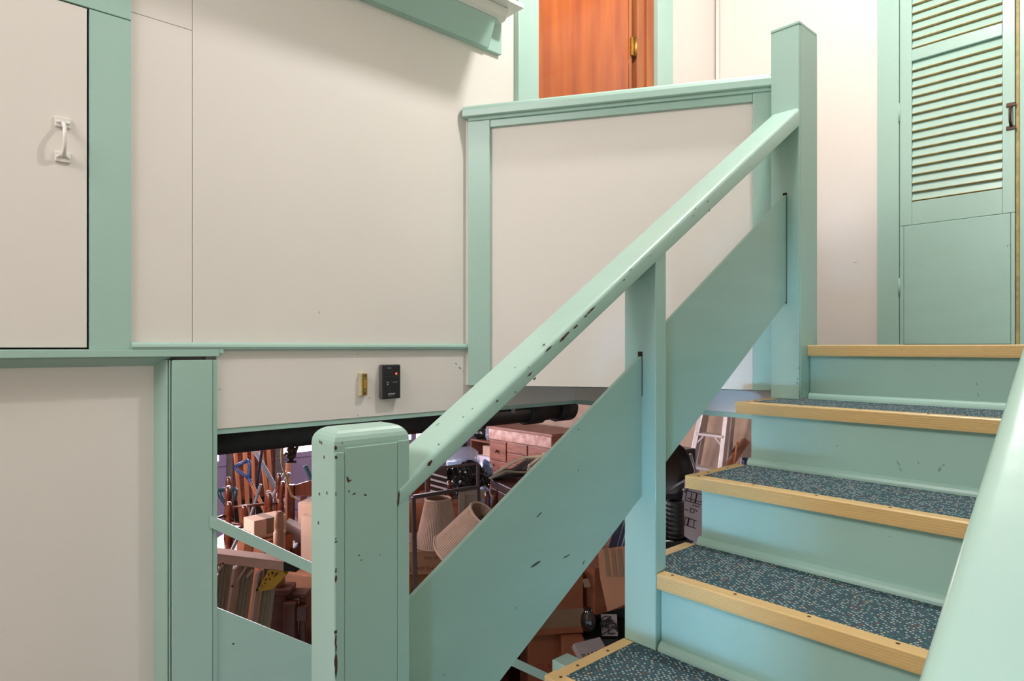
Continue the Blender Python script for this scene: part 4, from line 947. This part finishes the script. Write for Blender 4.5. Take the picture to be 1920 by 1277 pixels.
q = onray(797, 917, 4.3); MB(frame(q, TH+.2)).box((-.09, -.06, -.25), (.07, .06, .14), .004).build('wooden_plank', WOODD, None, None, 'dark red-brown board standing left of the striped bag', cat='board')
# striped white bag
q = onray(822, 910, 4.1)
t = thing('striped_bag', 'white and dark striped bag left of the black bin bag', 'bag', q-UP*.1)
for i in range(9):
    u = -.075+i*.018; MB(frame(q, TH+.1)).prism([(-.05, 0, u), (.055, 0, u-.03), (.055, 0, u-.018), (-.05, 0, u+.012)], (0, .08, 0)).build('stripe', PAPER if i % 2 == 0 else FRAMEB, t)
MB(frame(q, TH+.1)).box((-.05, .01, -.13), (.055, .09, .1), .004).build('body', FRAMEB, t)
# water jug bag behind
q = onray(868, 857, 4.75)
t = thing('water_jug', 'large translucent bluish plastic jug with black cap behind the black bag', 'jug', q-UP*.2)
Mj = frame(q, TH)
MB(Mj).lathe([(.05, -.25), (.115, -.24), (.125, -.2), (.125, -.02), (.11, .04), (.06, .075), (.035, .085)], 24).build('jug_body', CLEAR, t)
MB(Mj).lathe([(.045, -.245), (.108, -.235), (.118, -.2), (.118, -.03), (.002, -.03)], 24).build('water', BLUEW, t)
MB(Mj).lathe([(.04, .08), (.04, .105), (.002, .106)], 16).build('cap', BLACKP, t)
MB(Mj).box((-.02, -.1265, -.11), (.06, -.122, -.03), .002).build('handle_plate', VIOLET, t)
q0 = onray(868, 900, 4.75); carton('tall carton under the bluish plastic jug', Vector((q.x, q.y, GF)), .3, .3, q.z-.251-GF, TH, CARDD, tape=False)
# loose grey cabinet door panel behind the lampshade, tan block
q = onray(881, 945, 3.5)
t = thing('cabinet_door_panel', 'grey framed panel standing behind the tipped lampshade', 'cabinet door', Vector((q.x, q.y, GF)), TH)
Mq = frame(Vector((q.x, q.y, GF)), TH+.1); tp = onray(881, 919, 3.5).z-GF; GREYD = mat('grey_beige_paint', (150, 132, 118), .6)
MB(Mq).box((-.045, .004, 0), (.06, .014, tp-.01)).build('panel', GREYD, t)
for lo, hi in (((-.06, 0, 0), (-.025, .018, tp)), ((.055, 0, 0), (.08, .018, tp))): MB(Mq).box(lo, hi, .002).build('stile', GREYD, t)
MB(Mq).box((-.025, 0, tp-.03), (.055, .018, tp), .002).build('rail', GREYD, t); MB(Mq).box((-.025, 0, 0), (.055, .018, .06), .002).build('rail', GREYD, t)
# turned posts showing low at the right
for px, py, Z, lab in ((914, 925, 3.35, 'short turned dark post standing left of the brown cabinet'), (843, 905, 3.75, 'short turned dark post poking up before the black bin bag')):
    p = onray(px, py, Z); MB(Matrix.Translation((p.x, p.y, GF))).lathe([(.02, 0), (.02, p.z-GF-.14), (.012, p.z-GF-.12), (.019, p.z-GF-.1), (.013, p.z-GF-.03), (.017, p.z-GF-.02), (.012, p.z-GF+.008), (.002, p.z-GF+.012)], 12).build('bed_post', WOODD, None, None, lab, cat='post')
q = onray(908, 937, 3.55); crumple('plastic_bag', 'blue and white crumpled plastic bag between lampshade and cabinet', 'bag', q, .05, (.8, .8, 1.3), mat('blue_white_plastic', (190, 200, 232), .3, var=.3, vscale=14, rgb2=(50, 80, 160)), 8, lvl=3)
q = onray(912, 880, 4.3); crumple('plastic_bag', 'blue plastic bag beside the hand brush', 'bag', q, .06, (.7, .8, 1.0), mat('blue_white_plastic', (190, 200, 232), .3), 9, lvl=3)

# ------------------------------------------------------------------ below the stringer: big cartons
def ctop(px, py, Z): return onray(px, py, Z)
q = onray(1018, 1190, 3.3); zt2 = onray(1025, 1180, 3.3).z
b1 = carton('tall brown carton with red print, lower left under the stair board', Vector((q.x, q.y, GF))+FWD*.12, .19, .26, zt2-GF, TH+.15, CARDD, prints=(('GLASS', .045, '-y', -.06, zt2-GF-.2, REDINK), ('CHINA', .045, '-y', -.06, zt2-GF-.28, REDINK)), tape=False)
q3 = onray(1069, 1190, 3.22)
b2 = carton('brown carton with round mark, lower right beside the stair nosing', Vector((q3.x, q3.y, GF))+FWD*.1, .105, .24, zt2-.004-GF, TH+.12, CARDD, tape=False)
mk_ = MB(frame(Vector((q3.x, q3.y, GF))+FWD*.1, TH+.12)); mk_.tube([(.02+.022*math.cos(a_*.5236), -.1212, zt2-GF-.16+.03*math.sin(a_*.5236)) for a_ in range(13)], .002, 5); mk_.build('print', REDINK, b2, kind='stuff')
q = onray(1028, 1130, 3.24)
b3 = carton('brown carton wrapped with wide brown tape, above the red printed carton', Vector((q.x, q.y, zt2+.001))+FWD*.12-RIGHT*.02, .36, .26, .30, TH+.14, CARDD, tape=False)
MB(frame(Vector((q.x, q.y, zt2+.001))+FWD*.12-RIGHT*.02, TH+.14)).box((-.182, -.132, .035), (.182, -.13, .125)).build('tape', TAPE, b3)
q = onray(1127, 1085, 3.3); zq, zq0 = onray(1127, 1042, 3.3).z, onray(1127, 1147, 3.3).z
b4 = carton('open cardboard box with tape strips and tall raised flap beside the stair post', Vector((q.x, q.y, zq0))+FWD*.14+RIGHT*.02, .30, .26, zq-zq0-.05, TH+.55, CARDD, tape=False, prints=(('MOVE', .025, '+x', -.02, .12, INK),))
Mb = frame(Vector((q.x, q.y, zq0))+FWD*.14+RIGHT*.02, TH+.55)
PA = lambda px, py, Z=3.18: onray(px, py, Z)
MB().prism([PA(1121, 1031), PA(1175, 1024), PA(1176, 1080), PA(1125, 1083)], FWD*.004).build('flap', CARD, b4)
MB().prism([PA(1125, 1083), PA(1176, 1079), PA(1180, 1130), PA(1139, 1147)], FWD*.004).build('flap', CARD, b4)
for xa in (1133, 1146, 1158): MB().prism([PA(xa, 1030, 3.175), PA(xa+6, 1029, 3.175), PA(xa+12, 1080, 3.175), PA(xa+5, 1081, 3.175)], FWD*.001).build('tape', TAPE, b4)
MB().prism([PA(1092, 1086, 3.2), PA(1103, 1085, 3.2), PA(1108, 1100, 3.2), PA(1096, 1102, 3.2)], FWD*.001).build('tape', TAPE, b4)
cr = thing('storage_crate', 'black crate holding tangled cables in the dark under the stairs', 'crate', Vector((q.x, q.y, GF)))
hcz = onray(1130, 1200, 3.25).z
MB(frame(Vector((q.x, q.y, GF))+FWD*.1, TH)).box((-.14, -.14, 0), (.16, .16, hcz-GF), .004).build('body', RUBBER, cr)
MB(frame(Vector((q.x, q.y, GF))+FWD*.1, TH)).box((-.14, .1, hcz-GF), (.16, .16, zq0-GF-.002), .004).build('back', RUBBER, cr)
gp = onray(1143, 1172, 3.2); MB(frame(gp, TH) @ Matrix.Rotation(-.35, 4, 'X')).box((-.04, 0, -.05), (.038, .004, .05)).build('paper_sheet', mat('dim_grey_card', (150, 136, 136), .8), None, None, 'grey card leaning behind tangled black cables under the stairs', cat='card')
cm = MB(); random.seed(11)
for j in range(7):
    pts = [onray(1128+random.uniform(-6, 36), 1152+random.uniform(0, 42), 3.17+random.uniform(-.02, .02)) for _ in range(5)]
    sm2 = []
    for i in range(len(pts)-1):
        for f_ in range(6): sm2.append(pts[i].lerp(pts[i+1], f_/6))
    sm3 = [sum((sm2[max(0, min(len(sm2)-1, i+d_))] for d_ in (-3, -2, -1, 0, 1, 2, 3)), Vector())/7 for i in range(len(sm2))]
    cm.tube(sm3, .0028, 5)
cm.build('cable_tangle', RUBBER, None, 'stuff', 'tangle of thin black cables under the stairs', cat='cables')
q = onray(1103, 1162, 3.1); MB(Matrix.Translation(q)).lathe([(.002, -.05), (.03, -.045), (.038, -.01), (.034, .02), (.02, .04), (.018, .055)], 20).build('glass_jar', mat('dark_glass', (30, 24, 22), .06, spec=.8), None, None, 'dark shiny glass jar next to the tangled cables', cat='jar')
q = onray(1112, 1222, 3.0)
bk_ = thing('book', 'grey book with dark block letters lying beside the stair nosing', 'book', q)
Mk = frame(q, TH+.5) @ Matrix.Rotation(.6, 4, 'X')
MB(Mk).box((-.075, -.06, -.03), (.075, .06, 0), .002).build('cover', mat('dim_grey_card', (150, 136, 136), .8), bk_)
MB(Mk).text('PARTS', .045, (-.068, -.03, 0), (1, 0, 0), (0, 1, 0), .001).build('print', INK, bk_, kind='stuff')
MB().obox(q-UP*.031-RIGHT*.08, RIGHT*.16, FWD*.12, UP*-(q.z-.031-GF), 0).build('stand', WOODB, bk_) if False else None
# striped folders standing in the tall box
for i, (px, lab) in enumerate(((1147, 'leftmost dark and white striped folder in the open box'), (1155, 'middle dark and white striped folder in the open box'), (1164, 'rightmost striped folder in the open box, next to the post'))):
    a_, b_ = onray(px, 1032, 3.4), onray(px+13, 985, 3.4); d_ = b_-a_
    t = thing('folder', lab, 'folder', a_, 0, 'striped folders in the open box')
    MB().bar(a_-d_*.4, b_+d_*.6, .016, .10, up=FWD).build('cover', mat('navy_cover', (40, 42, 66), .5), t)
    MB().bar(a_-d_*.4+RIGHT*.0125, b_+d_*.6+RIGHT*.0125, .008, .09, up=FWD).build('pages', PAPER, t)
# ------------------------------------------------------------------ right opening: ladder, tubs, plans
YL = GY-.42
t = thing('stepladder', 'aluminium stepladder standing against the concrete garage wall', 'ladder', Vector((PY(1330, 860, YL).x, YL, GF)))
def LP(px, py, Y=YL): return PY(px, py, Y)
def lrail(name, a_, b_, Y0_, Y1_, w_):
    p0, p1 = LP(*a_, Y0_), LP(*b_, Y1_); d_ = p1-p0; lo = p0+d_*((GF+.003-p0.z)/d_.z); hi = p0+d_*((-.2-p0.z)/d_.z)
    MB().bar(hi, lo, w_, .06, up=(0, 1, 0), bev=.004).build(name, ALU, t); return hi, lo
lh, ll = lrail('front_rail', (1315, 785), (1294, 885), YL, YL-.1, .045)
rh, rl = lrail('front_rail', (1363, 787), (1353, 878), YL, YL-.1, .04)
lrail('rear_rail', (1323, 787), (1312, 850), YL+.15, YL+.22, .026); lrail('rear_rail', (1373, 787), (1366, 862), YL+.15, YL+.22, .026)
zs_ = [LP(1330, 815, YL-.02).z+i*.29 for i in (-4, -3, -2, -1, 0, 1)]
for z_ in zs_:
    fl = (z_-lh.z)/(ll.z-lh.z); a_ = lh.lerp(ll, fl); b_ = rh.lerp(rl, fl)
    if z_ > GF+.05: MB().obox(a_+Vector((0, -.04, -.012)), b_-a_, (0, .10, 0), (0, 0, .024), .002).build('step', ALU, t)
    if abs(z_-zs_[4]) < .01:
        for s_ in (0, 1):
            e = a_ if s_ == 0 else b_; o_ = (b_-a_).normalized()*(.075 if s_ == 0 else -.075)
            MB().bar(e+Vector((0, -.035, -.09)), e+o_+Vector((0, -.035, -.012)), .014, .008, up=(0, 1, 0)).build('step_brace', ALU, t)
q = LP(1390, 850, GY-.2)
stick('lumber_board', 'rough brown board slanting against the concrete wall right of the aluminium ladder', 'board', 1398, 826, 5.9, 1362, 880, 5.7, .06, .04, WOODR)
stick('lumber_board', 'dark slim board leaning behind the aluminium ladder right rail', 'board', 1386, 832, 6.0, 1366, 860, 6.0, .03, .02, WOODB)
stick('wooden_dowel', 'thin pale dowel standing right of the aluminium ladder', 'dowel', 1382, 828, 5.6, 1376, 878, 5.6, .008, 0, LUMBER)
q = onray(1399, 862, 3.9)
t = thing('spray_bottle', 'dark blue bottle with white stripe just left of the fourth riser', 'bottle', Vector((q.x, q.y, q.z-.1)))
MB(frame(q, TH)).lathe([(.03, -.1), (.032, -.09), (.032, .0), (.028, .012), (.002, .014)], 14).build('bottle_body', mat('navy_plastic', (30, 34, 74), .35), t)
MB(frame(q, TH)).box((-.033, -.008, -.09), (-.02, .008, .002), .002).build('label_strip', PAPER, t)
carton('carton under the dark blue bottle', Vector((q.x, q.y, GF)), .2, .2, q.z-.101-GF, TH, CARDD, tape=False)
q = onray(1262, 880, 3.9)
t = thing('round_pan', 'large dark round pan standing on edge beside the stair post', 'pan', Vector((q.x, q.y, q.z-.2)))
Tn = Matrix.Translation(q) @ (RIGHT*.55-FWD*.83).to_track_quat('Z', 'Y').to_matrix().to_4x4()
MB().lathe([(.002, -.05), (.11, -.045), (.135, -.02), (.15, 0.0), (.155, .0), (.139, -.024), (.113, -.05), (.002, -.055)], 28, T=Tn, closed=False).build('bowl', mat('dark_metal', (66, 58, 54), .35, .5), t)
MB().tube([q+RIGHT*.09+UP*.1-FWD*.05, q+RIGHT*.12+UP*.0-FWD*.05, q+RIGHT*.06-UP*.13-FWD*.05], .009, 8).build('handle', STEEL, t)
q = onray(1268, 845, 4.7); carton('black plastic storage box behind the dark round pan', Vector((q.x, q.y, GF)), .2, .18, q.z+.02-GF, TH+.5, BLACKP, tape=False, name='storage_box')
q = onray(1258, 860, 4.1); MB(frame(Vector((q.x, q.y, GF)), TH)).box((-.16, -.12, 0), (.16, .3, onray(1262, 925, 3.9).z-GF)).build('storage_chest', BLACKP, None, None, 'black chest under the round pan in the dark', cat='chest')
q = onray(1268, 943, 3.4)
t = thing('metal_canister', 'black ribbed cylinder canister standing beside the stair post', 'canister', Vector((q.x, q.y, q.z-.18)))
Mc = Matrix.Translation(Vector((q.x, q.y, 0))-RIGHT*.008); zc1, zc0 = onray(1268, 940, 3.4).z, onray(1268, 1010, 3.4).z
pr_ = [(.042, zc0)]
for i in range(8): pr_ += [(.048, zc0+(zc1-zc0)*i/8), (.048, zc0+(zc1-zc0)*(i+.8)/8), (.046, zc0+(zc1-zc0)*(i+.9)/8)]
MB(Mc).lathe(pr_+[(.05, zc1), (.04, zc1+.004), (.04, zc1-.03), (.002, zc1-.03)], 24).build('canister_body', BLACKP, t)
q = onray(1272, 1010, 3.35)
t = thing('storage_tray', 'black open tray under the canister behind the third tread', 'tray', Vector((q.x, q.y, q.z-.05)), TH)
Mt2 = frame(q, TH+.15)
MB(Mt2).box((-.1, -.05, -.055), (.045, .1, -.05)).build('tray_bottom', RUBBER, t)
for lo, hi in (((-.1, -.055, -.055), (.05, -.05, 0)), ((.045, -.05, -.055), (.05, .1, 0)), ((-.105, -.05, -.055), (-.1, .1, 0))): MB(Mt2).box(lo, hi).build('tray_side', RUBBER, t)
MB(Mt2).box((-.105, -.058, -.004), (.056, -.048, .003), .001).build('tray_rim', BLACKP, t)
MB(frame(Vector((q.x, q.y, GF)), TH+.15)).box((-.12, -.05, 0), (.05, .16, q.z-.056-GF)).build('storage_chest', BLACKP, None, None, 'black chest on the garage floor under the black tray', cat='chest')
pl0 = onray(1246, 925, 3.7); pole('paint_pole', 'pale pole lying slanted in front of the round pan', 'pole', (1292, 898), (1246, 926), .012, STEEL, 3.7, 3.55) if False else MB().tube([onray(1300, 893, 3.75), onray(1272, 908, 3.65), onray(1240, 928, 3.5)], [.008, .009, .014], 8).build('paint_pole', STEEL, None, None, 'pale pole lying slanted in front of the round pan', cat='pole')
# sheet of plans standing behind the third riser
Zp = 3.9
t = thing('floor_plan_sheet', 'white sheet with printed floor plans behind the third riser', 'plan', onray(1300, 1012, Zp))
c_ = [onray(1284, 905, Zp), onray(1325, 908, Zp), onray(1318, 1030, Zp), onray(1285, 1025, Zp)]
MB().prism([onray(1284, 905, Zp+.02), onray(1330, 905, Zp+.02), onray(1328, 960, Zp+.02), onray(1313, 1030, Zp), onray(1280, 1025, Zp), onray(1278, 945, Zp)], FWD*.003).build('sheet', PAPER, t)
LN = MB()
def pl(a_, b_, w_=.0045): LN.bar(onray(*a_, Zp-.012), onray(*b_, Zp-.012), w_, .001, up=FWD)
for a_, b_ in (((1288, 920), (1318, 928)), ((1285, 938), (1315, 947)), ((1288, 920), (1285, 938)), ((1297, 923), (1295, 941)), ((1307, 925), (1304, 944)), ((1289, 934), (1316, 942)), ((1285, 970), (1306, 977)), ((1284, 984), (1304, 991)), ((1302, 976), (1300, 990)), ((1285, 970), (1283, 984)), ((1292, 971), (1290, 986)), ((1295, 953), (1302, 955)), ((1294, 960), (1301, 962)), ((1295, 953), (1294, 960)), ((1302, 955), (1301, 962)), ((1284, 955), (1290, 957)), ((1304, 955), (1307, 960)), ((1298, 947), (1312, 951))): pl(a_, b_)
pl((1307, 925), (1303, 944), .008); pl((1292, 971), (1289, 986), .01); LN.build('plan_lines', INK, t, kind='stuff')
MB().prism([onray(1318, 960, Zp+.05), onray(1335, 965, Zp+.05), onray(1332, 1040, Zp+.05), onray(1308, 1030, Zp+.05)], FWD*.02).build('blue_board', BLUEP, None, None, 'dark blue panel edge right of the floor plan sheet', cat='panel')
